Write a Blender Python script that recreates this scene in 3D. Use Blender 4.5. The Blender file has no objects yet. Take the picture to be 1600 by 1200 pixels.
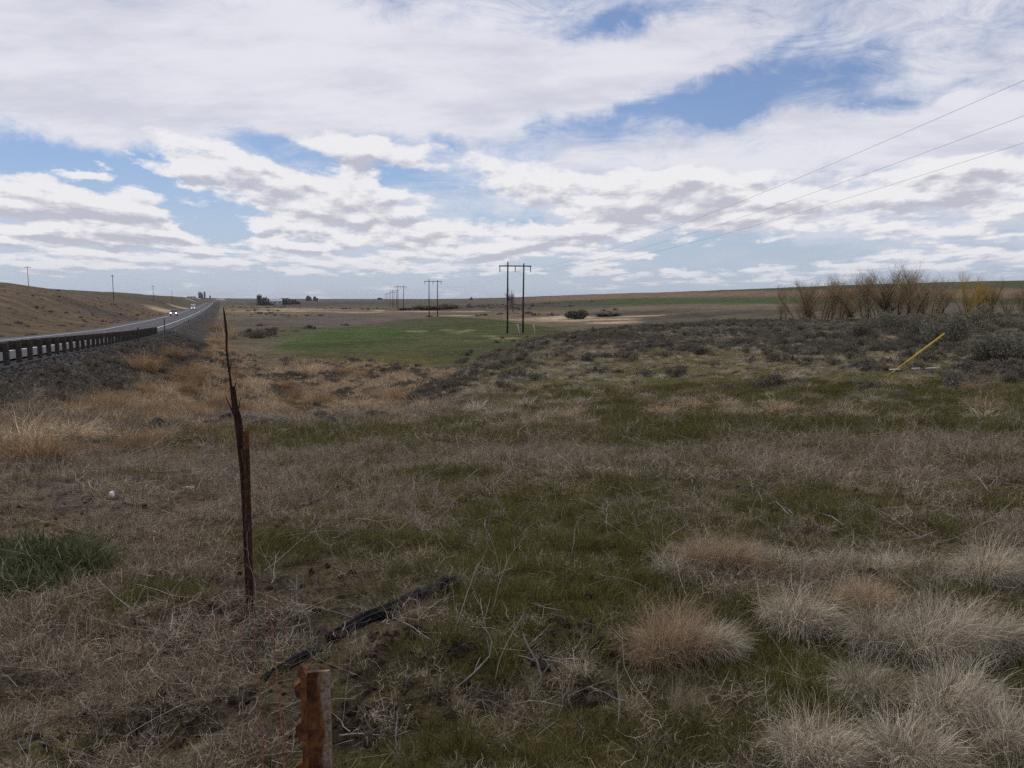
import bpy, math, random
import numpy as np
from mathutils import Vector, Matrix

random.seed(7)
rng = np.random.default_rng(7)
S = bpy.context.scene
COL = S.collection
R = math.radians
F = 1256.0            # focal length in pixels of the 1600 x 1200 photograph
EYE = 1.62            # eye height above the ground at the camera
PITCH = R(6.0)

# ------------------------------------------------------------------ camera
cam_d = bpy.data.cameras.new('camera')
cam_d.sensor_width = 36.0
cam_d.lens = F / 1600.0 * 36.0
cam_d.clip_start = 0.05
cam_d.clip_end = 30000
cam = bpy.data.objects.new('camera', cam_d)
COL.objects.link(cam)
cam.location = (0, 0, EYE)
cam.rotation_euler = (R(90) - PITCH, 0, 0)
S.camera = cam

# ------------------------------------------------------------------ exposure
S.view_settings.view_transform = 'Standard'
S.view_settings.look = 'None'
S.view_settings.gamma = 1.0
S.view_settings.exposure = 0.0
S.view_settings.use_curve_mapping = False
S.render.engine = 'CYCLES'
S.cycles.max_bounces = 3
S.cycles.use_denoising = False
S.cycles.diffuse_bounces = 1
S.cycles.transparent_max_bounces = 4

SUN_EL, SUN_AZ = 52.0, -22.0     # azimuth measured from the view direction (+Y), positive to the right
SUN_STRENGTH, SUN_ANGLE = 1.5, 10.0
SKY_STRENGTH = 0.1


def px_dir(px, py):
    """world direction of a photograph pixel"""
    x = (px - 800.0) / F
    y = (600.0 - py) / F
    c, s = math.cos(PITCH), math.sin(PITCH)
    v = Vector((x, c + y * s, -s + y * c))
    return v.normalized()


# ------------------------------------------------------------------ node helper
class NT:
    def __init__(self, tree):
        self.t = tree

    def n(self, typ, **kw):
        nd = self.t.nodes.new(typ)
        for k, v in kw.items():
            setattr(nd, k, v)
        return nd

    def put(self, sock, v):
        if v is None:
            return
        if isinstance(v, bpy.types.NodeSocket):
            self.t.links.new(v, sock)
        elif isinstance(v, (tuple, list)):
            if sock.type == 'RGBA' and len(v) == 3:
                v = (*v, 1.0)
            sock.default_value = v
        else:
            sock.default_value = v

    def m(self, op, a, b=None, c=None, clamp=False):
        nd = self.n('ShaderNodeMath', operation=op, use_clamp=clamp)
        for i, v in enumerate((a, b, c)):
            self.put(nd.inputs[i], v)
        return nd.outputs[0]

    def vm(self, op, a, b=None, out=0):
        nd = self.n('ShaderNodeVectorMath', operation=op)
        self.put(nd.inputs[0], a)
        if op == 'SCALE':
            self.put(nd.inputs[3], b)
        else:
            self.put(nd.inputs[1], b)
        return nd.outputs['Value'] if op in ('LENGTH', 'DOT_PRODUCT', 'DISTANCE') else nd.outputs[0]

    def noise(self, vec, scale, detail=4, rough=0.55, lac=2.0, dist=0.0, out='Fac'):
        nd = self.n('ShaderNodeTexNoise')
        self.put(nd.inputs['Vector'], vec)
        self.put(nd.inputs['Scale'], scale)
        nd.inputs['Detail'].default_value = detail
        nd.inputs['Roughness'].default_value = rough
        nd.inputs['Lacunarity'].default_value = lac
        nd.inputs['Distortion'].default_value = dist
        return nd.outputs[out]

    def mapr(self, v, a, b, c=0.0, d=1.0, smooth=True):
        nd = self.n('ShaderNodeMapRange', interpolation_type='SMOOTHSTEP' if smooth else 'LINEAR')
        for i, q in enumerate((v, a, b, c, d)):
            self.put(nd.inputs[i], q)
        return nd.outputs[0]

    def mix(self, f, a, b, mode='MIX'):
        nd = self.n('ShaderNodeMix', data_type='RGBA', blend_type=mode)
        self.put(nd.inputs[0], f)
        self.put(nd.inputs[6], a)
        self.put(nd.inputs[7], b)
        return nd.outputs[2]

    def comb(self, x, y, z=0.0):
        nd = self.n('ShaderNodeCombineXYZ')
        for i, q in enumerate((x, y, z)):
            self.put(nd.inputs[i], q)
        return nd.outputs[0]

    def mapping(self, vec, loc=(0, 0, 0), rot=(0, 0, 0), sc=(1, 1, 1), typ='POINT'):
        nd = self.n('ShaderNodeMapping', vector_type=typ)
        self.put(nd.inputs[0], vec)
        nd.inputs['Location'].default_value = loc
        nd.inputs['Rotation'].default_value = rot
        nd.inputs['Scale'].default_value = sc
        return nd.outputs[0]


# ------------------------------------------------------------------ sky
# cloud banks as ellipses on the celestial dome: (photo px, py, half width px, half height px, tilt deg, amount)
CUMULUS = [
    (35, 318, 75, 30, -4, .50), (130, 265, 46, 8, 0, .55), (205, 247, 26, 5, -3, .34), (330, 245, 110, 26, -22, .42),
    (430, 290, 170, 34, -13, .55), (560, 305, 90, 20, -8, .3), (520, 220, 110, 22, -8, .42), (640, 235, 90, 22, -6, .34),
    (555, 272, 46, 14, -5, .48), (440, 350, 60, 15, -3, .5), (590, 330, 52, 13, -2, .45), (200, 330, 120, 28, 0, .38),
    (80, 365, 110, 16, 0, .36), (240, 370, 120, 18, 0, .35), (390, 385, 90, 13, 0, .4), (560, 375, 110, 20, 0, .36),
    (700, 365, 70, 18, 0, .3), (310, 346, 24, 7, -3, .28), (850, 370, 90, 22, 3, .5), (740, 395, 110, 14, 0, .3),
    (960, 300, 150, 34, -4, .5), (1090, 285, 120, 34, 0, .46), (1180, 330, 120, 26, 4, .34), (1450, 278, 95, 26, 3, .55),
    (1560, 300, 60, 16, 0, .3), (1290, 310, 90, 20, 0, .26), (930, 424, 40, 8, 0, .42), (1060, 428, 34, 8, 0, .46),
    (1012, 402, 16, 6, 0, .4), (1110, 438, 30, 6, 0, .3), (960, 440, 110, 8, 0, .24), (640, 420, 100, 10, 0, .22),
    (150, 410, 160, 12, 0, .3), (480, 412, 140, 11, 0, .28), (1250, 425, 120, 7, 0, .34), (1450, 350, 140, 16, 0, .2),
    (1040, 350, 120, 20, 0, .3), (790, 260, 90, 26, -10, .3), (1180, 360, 60, 8, 0, .2), (1520, 400, 120, 16, 0, .24),
]
CUMULUS_GAPS = [
    (90, 240, 150, 20, 4, .5), (330, 350, 62, 26, -20, .55), (260, 290, 60, 18, -8, .25), (640, 285, 100, 14, -6, .4),
    (480, 375, 50, 9, -4, .3), (1190, 392, 130, 16, 2, .5), (1250, 170, 320, 60, 4, .5), (800, 437, 900, 8, 0, .12),
    (1000, 385, 60, 8, 0, .3), (60, 345, 60, 7, 0, .25), (300, 120, 500, 70, 0, .5), (980, 120, 500, 90, 0, .4),
    (1350, 240, 260, 14, 0, .25), (860, 345, 60, 6, 0, .2), (420, 442, 500, 10, 0, .16), (1100, 410, 60, 7, 0, .3),
]
VEIL = [   # thin high cloud: thick where positive, torn open where negative
    (250, 90, 420, 110, 4, .60), (500, 130, 500, 70, 6, .30), (820, 130, 300, 60, 10, .40), (1080, 60, 240, 40, 14, .25), (1500, 120, 220, 90, 0, .34),
    (1250, 235, 420, 40, 2, .40), (700, 330, 420, 60, 0, .10), (1300, 330, 400, 60, 0, .30), (640, 200, 260, 20, 0, .22),
    (1220, 135, 170, 34, 3, -.52), (1060, 170, 130, 22, 4, -.40), (930, 45, 90, 26, 10, -.42), (1380, 165, 80, 16, -4, -.42),
    (900, 190, 80, 18, 8, -.26), (1180, 90, 110, 16, 14, -.25), (1540, 150, 60, 8, 0, -.16), (1000, 20, 90, 12, 12, -.22),
    (70, 236, 160, 26, -3, -.55), (270, 300, 170, 40, -6, -.45), (420, 228, 90, 16, -8, -.34), (620, 285, 120, 20, -8, -.42),
    (690, 215, 34, 10, -10, -.40), (340, 365, 130, 34, -14, -.45), (570, 165, 80, 10, -6, -.18), (1180, 385, 220, 22, 0, -.46),
    (820, 440, 1000, 22, 0, -.40), (800, 345, 80, 12, 0, -.24), (760, 180, 60, 10, 6, -.18),
]
world = bpy.data.worlds.new('World')
S.world = world
world.use_nodes = True
wt = world.node_tree
wt.nodes.clear()


def azel(px, py):
    d = px_dir(px, py)
    return math.atan2(d.x, d.y), math.asin(d.z)


def ellipses(T, vec, lst):
    sp = T.n('ShaderNodeSeparateXYZ')
    T.put(sp.inputs[0], vec)
    tot = None
    for (px, py, rx, ry, tilt, amt) in lst:
        az, el = azel(px, py)
        k = 1.0 / F
        # the running total rides along in z (scaled to nothing), which keeps the node chain sequential
        v3 = T.comb(sp.outputs[0], sp.outputs[1], 0.0 if tot is None else tot)
        q = T.mapping(v3, (az, el, 0), (0, 0, R(tilt)), (rx * k * 1.25, ry * k * 1.25, 1e6), 'TEXTURE')
        ln = T.vm('LENGTH', q)
        v = T.mapr(ln, 1.25, 0.15, 0.0, amt)
        tot = v if tot is None else T.m('ADD', tot, v)
    return tot


def make_cumulus_group():
    g = bpy.data.node_groups.new('cumulus', 'ShaderNodeTree')
    g.interface.new_socket('dir', in_out='INPUT', socket_type='NodeSocketVector')
    g.interface.new_socket('density', in_out='OUTPUT', socket_type='NodeSocketFloat')
    T = NT(g)
    gi = T.n('NodeGroupInput')
    go = T.n('NodeGroupOutput')
    d = gi.outputs[0]                       # (azimuth, elevation, 0)
    sep = T.n('ShaderNodeSeparateXYZ')
    T.put(sep.inputs[0], d)
    az, el = sep.outputs[0], sep.outputs[1]
    elc = T.m('MAXIMUM', el, 0.0)
    inv = T.m('DIVIDE', 1.0, T.m('ADD', elc, 0.085))
    p = T.comb(T.m('MULTIPLY', az, T.m('ADD', T.m('MULTIPLY', inv, 0.55), 2.2)), T.m('MULTIPLY', inv, 0.62), 0.37)
    warp = T.noise(T.comb(T.m('MULTIPLY', az, 1.0), T.m('MULTIPLY', el, 1.8), 0.0), 22.0, 4, 0.62, out='Color')
    wv = T.vm('SCALE', T.vm('SUBTRACT', warp, (.5, .5, .5)), 0.075)
    wv = T.vm('MULTIPLY', wv, (1.0, 0.42, 0.0))
    blob = ellipses(T, T.vm('ADD', d, wv), CUMULUS)
    gap = ellipses(T, T.vm('ADD', d, wv), CUMULUS_GAPS)
    n1 = T.noise(p, 2.3, 7, 0.58, dist=0.2)
    tuft = T.noise(T.comb(T.m('MULTIPLY', az, 1.0), T.m('MULTIPLY', el, T.m('ADD', 1.5, T.m('MULTIPLY', inv, .12))), 3.1), 30.0, 6, 0.6)
    v = T.m('ADD', n1, T.m('MULTIPLY', T.m('SUBTRACT', tuft, 0.5), 0.42))
    v = T.m('ADD', v, T.m('MINIMUM', T.m('MULTIPLY', blob, 0.56), 0.30))
    v = T.m('SUBTRACT', v, T.m('MULTIPLY', gap, 0.62))
    # cumulus only in the low and middle sky
    low = T.mapr(el, 0.20, 0.42, 0.0, 0.30)
    v = T.m('SUBTRACT', v, low)
    v = T.m('ADD', v, T.m('MULTIPLY', T.mapr(el, .17, .10, 0, 1), T.mapr(el, .006, .035, 0, .06)))
    T.put(go.inputs[0], v)
    return g


def build_world():
    T = NT(wt)
    tc = T.n('ShaderNodeTexCoord')
    d = T.vm('NORMALIZE', tc.outputs['Generated'])
    sep = T.n('ShaderNodeSeparateXYZ')
    T.put(sep.inputs[0], d)
    x, y, z = sep.outputs
    az = T.m('ARCTAN2', x, y)
    el = T.m('ARCSINE', z)
    ae = T.comb(az, el, 0.0)
    sky = T.n('ShaderNodeTexSky', sky_type='NISHITA', sun_disc=False)
    sky.sun_elevation = R(SUN_EL)
    sky.sun_rotation = R(SUN_AZ)
    sky.altitude = 500
    sky.air_density = 1.0
    sky.dust_density = 0.6
    sky.ozone_density = 3.0
    blue = T.vm('MULTIPLY', sky.outputs[0], (.67, .71, .82))
    # high veil
    zc = T.m('MAXIMUM', z, 0.0)
    inv = T.m('DIVIDE', 1.0, T.m('ADD', zc, 0.16))
    pv = T.comb(T.m('MULTIPLY', x, inv), T.m('MULTIPLY', y, inv), 0.0)
    pv = T.mapping(pv, (0.3, 1.7, 0.0), (0, 0, R(35)), (0.8, 1.5, 1))
    warp = T.noise(ae, 7.0, 5, 0.6, out='Color')
    wv = T.vm('MULTIPLY', T.vm('SUBTRACT', warp, (.5, .5, .5)), (0.24, 0.10, 0.0))
    nv = T.noise(pv, 1.5, 8, 0.58, dist=0.3)
    nf = T.noise(T.mapping(ae, rot=(0, 0, R(22)), sc=(8, 24, 1)), 1.0, 7, 0.74, dist=1.1)
    vb = ellipses(T, T.vm('ADD', ae, wv), VEIL)
    vd = T.m('ADD', T.m('ADD', T.m('MULTIPLY', nv, 0.35), T.m('MULTIPLY', nf, 1.12)), T.m('MULTIPLY', vb, 0.85))
    veil = T.mapr(vd, 0.42, 1.12, .06, .97)
    vt = T.noise(T.mapping(pv, (4, 2, 0)), 2.4, 6, 0.6)
    veilcol = T.mix(T.mapr(vt, 0.30, 0.62), (6.3, 6.4, 7.3), (7.9, 7.9, 8.5))
    c0 = T.mix(veil, blue, veilcol)
    # haze-pale air towards the horizon
    hz = T.mapr(el, 0.0, 0.17, 0.78, 0.0)
    c1 = T.mix(hz, c0, (4.7, 5.4, 6.75))
    # cumulus
    g = make_cumulus_group()

    def cum(vec):
        nd = T.n('ShaderNodeGroup')
        nd.node_tree = g
        T.put(nd.inputs[0], vec)
        return nd.outputs[0]
    dc = cum(ae)
    stp = T.m('ADD', T.m('MULTIPLY', T.m('MAXIMUM', el, 0.0), 0.055), 0.0035)
    up = cum(T.vm('ADD', ae, T.comb(T.m('MULTIPLY', stp, -0.5), stp, 0.0)))
    a = T.mapr(dc, 0.525, 0.70)
    depth = T.mapr(up, 0.60, 0.98, 0, .80)                        # how much cloud lies over this point
    edge = T.m('SUBTRACT', dc, up)
    lit = T.m('ADD', T.m('SUBTRACT', 1.0, depth), T.m('MULTIPLY', edge, 3.4), clamp=True)
    ccol = T.mix(lit, (5.2, 5.25, 6.0), (8.7, 8.6, 8.8))
    thin = T.mapr(el, 0.0, 0.07, 0.45, 0.96)
    c2 = T.mix(T.m('MULTIPLY', a, thin), c1, ccol)
    bg = T.n('ShaderNodeBackground')
    bg.inputs['Strength'].default_value = SKY_STRENGTH
    T.put(bg.inputs['Color'], c2)
    out = T.n('ShaderNodeOutputWorld')
    wt.links.new(bg.outputs[0], out.inputs['Surface'])
    world.cycles.sampling_method = 'NONE'


build_world()

sl = bpy.data.lights.new('sun', 'SUN')
sl.energy = SUN_STRENGTH
sl.angle = R(SUN_ANGLE)
sl.color = (1.0, 0.95, 0.88)
sun = bpy.data.objects.new('sun', sl)
COL.objects.link(sun)
sd = Vector((math.sin(R(SUN_AZ)) * math.cos(R(SUN_EL)), math.cos(R(SUN_AZ)) * math.cos(R(SUN_EL)), math.sin(R(SUN_EL))))
sun.rotation_euler = sd.to_track_quat('Z', 'Y').to_euler()
sun.location = (0, 0, 60)

# ------------------------------------------------------------------ numpy noise
_tab = np.random.default_rng(3).random((256, 256))


def vnoise(x, y):
    xi, yi = np.floor(x).astype(int), np.floor(y).astype(int)
    fx, fy = x - xi, y - yi
    fx, fy = fx * fx * (3 - 2 * fx), fy * fy * (3 - 2 * fy)
    a = _tab[xi & 255, yi & 255]
    b = _tab[(xi + 1) & 255, yi & 255]
    c = _tab[xi & 255, (yi + 1) & 255]
    d = _tab[(xi + 1) & 255, (yi + 1) & 255]
    return (a * (1 - fx) + b * fx) * (1 - fy) + (c * (1 - fx) + d * fx) * fy


def fbm(x, y, octs=4, g=0.5):
    t, amp, tot = 0.0, 1.0, 0.0
    for i in range(octs):
        t = t + amp * vnoise(x * 2 ** i + 17.3 * i, y * 2 ** i + 5.1 * i)
        tot += amp
        amp *= g
    return t / tot


def sstep(a, b, x):
    t = np.clip((x - a) / (b - a), 0, 1)
    return t * t * (3 - 2 * t)


# ------------------------------------------------------------------ terrain heights (relative to the eye)
ZR = [1, 3, 5, 7, 10, 14, 19, 24, 30, 40, 50, 65, 80, 95, 115, 140, 190, 260, 350, 500, 700, 1000, 1400, 2000, 3200, 5000, 9000]
PX = [-500, 0, 100, 200, 290, 345, 400, 500, 600, 700, 780, 850, 1000, 1200, 1400, 1600, 2100]
TB = {
    -500: [-1.55, -1.6, -1.7, -1.8, -1.95, -2.05, -2.2, -2.2, -2.2, -2.2, -2.1, -1.8, -1.2, -.5, .6, 2.5, 6, 8, 9, 10, 10, 9, 9, 8, 8, 8, 0],
    0:    [-1.60, -1.62, -1.7, -1.85, -2.05, -2.25, -2.42, -2.7, -3.0, -3.4, -3.6, -3.6, -3.3, -3.0, -2.5, -1.2, 2.1, 5.6, 8.2, 9.0, 9.5, 9, 9, 9, 9, 9, 0],
    100:  [-1.61, -1.63, -1.72, -1.9, -2.15, -2.4, -2.7, -3.0, -3.4, -4.0, -4.4, -4.5, -4.4, -4.3, -4.0, -3.3, -1.6, 1.4, 3.8, 5.2, 8.3, 9.5, 10, 10, 10, 10, 0],
    200:  [-1.61, -1.63, -1.73, -1.93, -2.2, -2.5, -2.9, -3.3, -3.8, -5.0, -5.8, -6.0, -5.8, -5.6, -5.4, -5.2, -4.8, -3.5, -1.2, -.8, 4.8, 7.6, 8, 9, 10, 10, 0],
    290:  [-1.62, -1.63, -1.73, -1.94, -2.22, -2.55, -3.0, -3.5, -4.4, -6.0, -6.8, -7.1, -7.2, -7.2, -7.0, -6.8, -6.6, -6.3, -6.0, -5.5, -3.5, 1.0, 4.5, 6, 9, 12, 0],
    345:  [-1.62, -1.64, -1.74, -1.95, -2.24, -2.6, -3.05, -3.6, -4.8, -6.6, -7.3, -7.5, -7.6, -7.6, -7.6, -7.6, -7.5, -7.4, -7.4, -7.2, -6.8, -6, -4.5, -2, 4, 8, 0],
    400:  [-1.62, -1.64, -1.74, -1.95, -2.25, -2.6, -3.05, -3.6, -4.9, -6.7, -7.35, -7.6, -7.7, -7.7, -7.7, -7.7, -7.6, -7.6, -7.6, -7.5, -7.2, -6.8, -5.5, -3.5, 1.5, 5, 0],
    500:  [-1.62, -1.64, -1.74, -1.95, -2.25, -2.6, -3.05, -3.6, -4.9, -6.7, -7.4, -7.6, -7.7, -7.7, -7.7, -7.7, -7.7, -7.7, -7.7, -7.7, -7.8, -7.2, -6, -4, 0, 3.5, 0],
    600:  [-1.62, -1.64, -1.74, -1.95, -2.25, -2.6, -3.03, -3.5, -4.5, -6.4, -7.3, -7.6, -7.7, -7.7, -7.7, -7.7, -7.7, -7.7, -7.8, -8.0, -8.0, -7.4, -6.5, -4.5, 0, 3.5, 0],
    700:  [-1.62, -1.64, -1.74, -1.95, -2.25, -2.6, -2.98, -3.35, -3.8, -4.5, -5.1, -6.0, -7.2, -7.7, -7.7, -7.7, -7.7, -7.7, -7.7, -7.6, -7.0, -5.0, -3, 0, 2.0, 3, 0],
    780:  [-1.62, -1.64, -1.74, -1.94, -2.23, -2.58, -2.93, -3.2, -3.5, -3.95, -4.3, -4.8, -5.4, -6.6, -7.6, -7.7, -7.7, -7.7, -7.7, -7.2, -5.5, -2.5, 1, 4.2, 4, 3, 0],
    850:  [-1.62, -1.63, -1.73, -1.93, -2.20, -2.55, -2.9, -3.12, -3.35, -3.6, -3.8, -4.0, -4.15, -4.3, -6.0, -7.4, -7.7, -7.7, -7.5, -6.4, -4.0, 0.0, 4.8, 8.3, 7, 4, 0],
    1000: [-1.62, -1.63, -1.72, -1.91, -2.17, -2.5, -2.85, -3.05, -3.25, -3.45, -3.55, -3.6, -3.65, -3.65, -3.75, -5.5, -7.3, -7.2, -6.2, -4.3, -1.5, 5.0, 11.5, 14, 12, 6, 0],
    1200: [-1.61, -1.62, -1.70, -1.87, -2.1, -2.4, -2.72, -2.9, -3.05, -3.15, -3.15, -3.1, -3.05, -3.0, -3.1, -3.9, -4.2, -4.0, -3.2, -0.4, 5.0, 12, 19.5, 23, 20, 10, 0],
    1400: [-1.60, -1.61, -1.68, -1.83, -2.0, -2.3, -2.6, -2.75, -2.85, -2.85, -2.75, -2.6, -2.45, -2.45, -2.7, -3.3, -3.2, -2.4, -1.3, 2.2, 9, 19, 26, 30, 25, 12, 0],
    1600: [-1.60, -1.60, -1.66, -1.8, -1.97, -2.2, -2.5, -2.62, -2.7, -2.6, -2.4, -2.2, -2.1, -2.1, -2.4, -3.0, -2.6, -1.5, 0.2, 4.5, 12, 23, 33, 36, 30, 15, 0],
    2100: [-1.55, -1.55, -1.6, -1.7, -1.8, -2.0, -2.2, -2.3, -2.3, -2.2, -2.0, -1.8, -1.8, -1.8, -2.0, -2.3, -1.8, 0, 2.5, 8, 16, 28, 40, 42, 30, 15, 0],
}
AZ = [math.atan((p - 800) / F) for p in PX]
NR_, NA_ = 420, 360
LR0, LR1 = math.log(0.8), math.log(9000.0)
lr = np.linspace(LR0, LR1, NR_)
aa = np.linspace(AZ[0], AZ[-1], NA_)
ctl = np.array([TB[p] for p in PX])                       # column, row
dense = np.zeros((NR_, NA_))
rows = np.array([[np.interp(math.exp(l), ZR, ctl[j]) for j in range(len(PX))] for l in lr])
for i in range(NR_):
    dense[i] = np.interp(aa, AZ, rows[i])


def smooth(a, n, ax):
    k = np.hanning(n + 2)[1:-1]
    k /= k.sum()
    h = n // 2
    pad = [(h, h) if q == ax else (0, 0) for q in (0, 1)]
    p = np.pad(a, pad, mode='edge')
    return np.apply_along_axis(lambda v: np.convolve(v, k, mode='valid'), ax, p)


dense = smooth(smooth(dense, 11, 0), 25, 1)


def base_h(x, y):
    r = np.hypot(x, y)
    # azimuth table is indexed by distance along the view axis inside the view, by radius outside it
    az = np.arctan2(x, y)
    azc = np.clip(az, aa[0], aa[-1])
    z = np.maximum(r * np.cos(azc), 0.8)
    fi = np.clip((np.log(z) - LR0) / (LR1 - LR0) * (NR_ - 1), 0, NR_ - 1.001)
    fj = np.clip((azc - aa[0]) / (aa[-1] - aa[0]) * (NA_ - 1), 0, NA_ - 1.001)
    i, j = fi.astype(int), fj.astype(int)
    u, v = fi - i, fj - j
    h = (dense[i, j] * (1 - u) + dense[i + 1, j] * u) * (1 - v) + (dense[i, j + 1] * (1 - u) + dense[i + 1, j + 1] * u) * v
    # behind the camera the ground simply levels out
    back = sstep(1.1, 2.2, np.abs(az))
    return h * (1 - back) + (-1.75) * back


# road: the guard rail line is X = XR(Y); d is the distance to its right
def XR(y):
    yy = np.maximum(y, 12.0)
    return -7.7 - 0.362 * yy - 0.05 * np.minimum(y - 12.0, 0)


def road_d(x, y):
    return (x - XR(y)) / np.where(y > 12, 1.063, 1.0)


HRY = [-200, 0, 28, 50, 73, 104, 133, 204, 272, 373, 600, 900, 1300, 2000]
HRH = [-1.9, -2.0, -2.2, -2.85, -3.5, -4.2, -4.8, -5.45, -5.85, -6.3, -6.6, -6.3, -5.0, -2.0]


def road_h(yf):
    t = np.linspace(-6, 6, 7)
    return sum(np.interp(yf + q, HRY, HRH) for q in t) / 7


EDGE_R, EDGE_L = 0.7, -13.0


def terrain(x, y, fine=True):
    """ground height (world z)"""
    x = np.asarray(x, float)
    y = np.asarray(y, float)
    r = np.hypot(x, y)
    b = base_h(x, y)
    # undulation
    b = b + (fbm(x * .06 + 9, y * .06, 3) - .5) * 0.9 * sstep(12, 90, r)
    b = b + (fbm(x * .012 + 3, y * .012 + 8, 3) - .5) * 4.0 * sstep(250, 900, r)
    if fine:
        b = b + (fbm(x * .45 + 3, y * .45, 4) - .5) * 0.34 * sstep(1.5, 6, r) * (1 - sstep(60, 200, r))
        b = b + (fbm(x * 3.1, y * 3.1, 3, .6) - .5) * 0.11 * (1 - sstep(14, 40, r))
    d = road_d(x, y)
    yf = y - d * 0.34 * (y > 12)
    hr = road_h(yf)
    right = hr - 0.10 + np.clip(b - (hr - 0.10), -np.maximum(d - EDGE_R, 0) / 2.5, np.maximum(d - EDGE_R, 0) / 3.0)
    w = sstep(0, 1, (EDGE_L - d) / 26.0)
    dl = EDGE_L - d
    left = (hr - 0.10 - 0.45 * sstep(0, 3.5, dl)) * (1 - w) + b * w
    gap = 0.08 + 0.35 * sstep(250, 900, y)
    mid = hr - gap
    out = np.where(d > EDGE_R, right, np.where(d < EDGE_L, left, mid))
    fade = sstep(1300, 1800, y) + sstep(-150, -190, y)
    out = out * (1 - fade) + b * fade
    return out + EYE


def gz(x, y):
    return float(terrain(np.array([x]), np.array([y]))[0])


def at(px, py, maxd=6000.0):
    """the point of the ground that a photograph pixel looks at"""
    d = px_dir(px, py)
    t = np.exp(np.linspace(math.log(1.2), math.log(maxd), 1600))
    X, Y, Z = d.x * t, d.y * t, EYE + d.z * t
    g = terrain(X, Y, False)
    hit = np.nonzero(Z < g)[0]
    i = hit[0] if len(hit) else len(t) - 1
    x, y = X[i], Y[i]
    return Vector((x, y, gz(x, y)))


# ------------------------------------------------------------------ mesh helpers
def mesh_np(name, V, faces, smooth_=False):
    """faces: int array (n, k)"""
    V = np.asarray(V, np.float32)
    faces = np.asarray(faces, np.int32)
    me = bpy.data.meshes.new(name)
    me.vertices.add(len(V))
    me.vertices.foreach_set('co', V.ravel())
    n, k = faces.shape
    me.loops.add(n * k)
    me.loops.foreach_set('vertex_index', faces.ravel())
    me.polygons.add(n)
    me.polygons.foreach_set('loop_start', np.arange(0, n * k, k, dtype=np.int32))
    me.polygons.foreach_set('loop_total', np.full(n, k, np.int32))
    me.update(calc_edges=True)
    if smooth_:
        me.polygons.foreach_set('use_smooth', np.ones(n, bool))
    return me


class MB:
    """collects boxes, tubes and sheets; one mesh object"""
    def __init__(self):
        self.v, self.f = [], []

    def add(self, V, Fs):
        o = len(self.v)
        self.v += [tuple(p) for p in V]
        self.f += [tuple(i + o for i in f) for f in Fs]

    def box(self, c, s, rz=0.0, M=None, taper=1.0):
        hx, hy, hz = s[0] / 2, s[1] / 2, s[2] / 2
        P = []
        for dz in (-1, 1):
            k = taper if dz > 0 else 1.0
            for dx, dy in ((-1, -1), (1, -1), (1, 1), (-1, 1)):
                P.append(Vector((dx * hx * k, dy * hy * k, dz * hz)))
        m = Matrix.Rotation(rz, 3, 'Z')
        P = [Vector(c) + m @ p for p in P]
        if M is not None:
            P = [M @ p for p in P]
        self.add(P, [(0, 3, 2, 1), (4, 5, 6, 7), (0, 1, 5, 4), (1, 2, 6, 5), (2, 3, 7, 6), (3, 0, 4, 7)])

    def tube(self, pts, rad, n=8, cap=True):
        pts = [Vector(p) for p in pts]
        if not isinstance(rad, (list, tuple)):
            rad = [rad] * len(pts)
        rings = []
        ref = Vector((0.13, 0.97, 0.21)).normalized()
        for i, p in enumerate(pts):
            a = pts[max(i - 1, 0)]
            b = pts[min(i + 1, len(pts) - 1)]
            t = (b - a).normalized()
            u = t.cross(ref)
            if u.length < 0.1:
                u = t.cross(Vector((1, 0, 0)))
            u.normalize()
            w = t.cross(u)
            rings.append([p + (u * math.cos(2 * math.pi * k / n) + w * math.sin(2 * math.pi * k / n)) * rad[i] for k in range(n)])
        V = [q for r in rings for q in r]
        Fs = []
        for i in range(len(pts) - 1):
            for k in range(n):
                a, b = i * n + k, i * n + (k + 1) % n
                Fs.append((a, b, b + n, a + n))
        if cap:
            Fs.append(tuple(reversed(range(n))))
            Fs.append(tuple(range((len(pts) - 1) * n, len(pts) * n)))
        self.add(V, Fs)

    def mesh(self, name, smooth_=False):
        me = bpy.data.meshes.new(name)
        me.from_pydata(self.v, [], self.f)
        me.update()
        if smooth_:
            me.polygons.foreach_set('use_smooth', [True] * len(me.polygons))
        return me

    def build(self, name, m, parent=None, smooth_=False, bevel=0.0):
        o = obj(name, self.mesh(name, smooth_), m, parent)
        if bevel:
            b = o.modifiers.new('bevel', 'BEVEL')
            b.width = bevel
            b.segments = 2
        return o


def obj(name, me, m=None, parent=None):
    o = bpy.data.objects.new(name, me)
    COL.objects.link(o)
    if m is not None and len(me.materials) == 0:
        me.materials.append(m)
    if parent is not None:
        o.parent = parent
    return o


def empty(name, loc, rz=0.0):
    o = bpy.data.objects.new(name, None)
    COL.objects.link(o)
    o.location = loc
    o.rotation_euler = (0, 0, rz)
    o.empty_display_size = 0.2
    return o


def tag(o, label=None, cat=None, group=None, kind=None):
    for k, v in (('label', label), ('category', cat), ('group', group), ('kind', kind)):
        if v:
            o[k] = v
    return o


def copy_tree(o, parent=None):
    c = o.copy()
    COL.objects.link(c)
    c.parent = parent
    for ch in list(o.children):
        copy_tree(ch, c)
    return c


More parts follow.
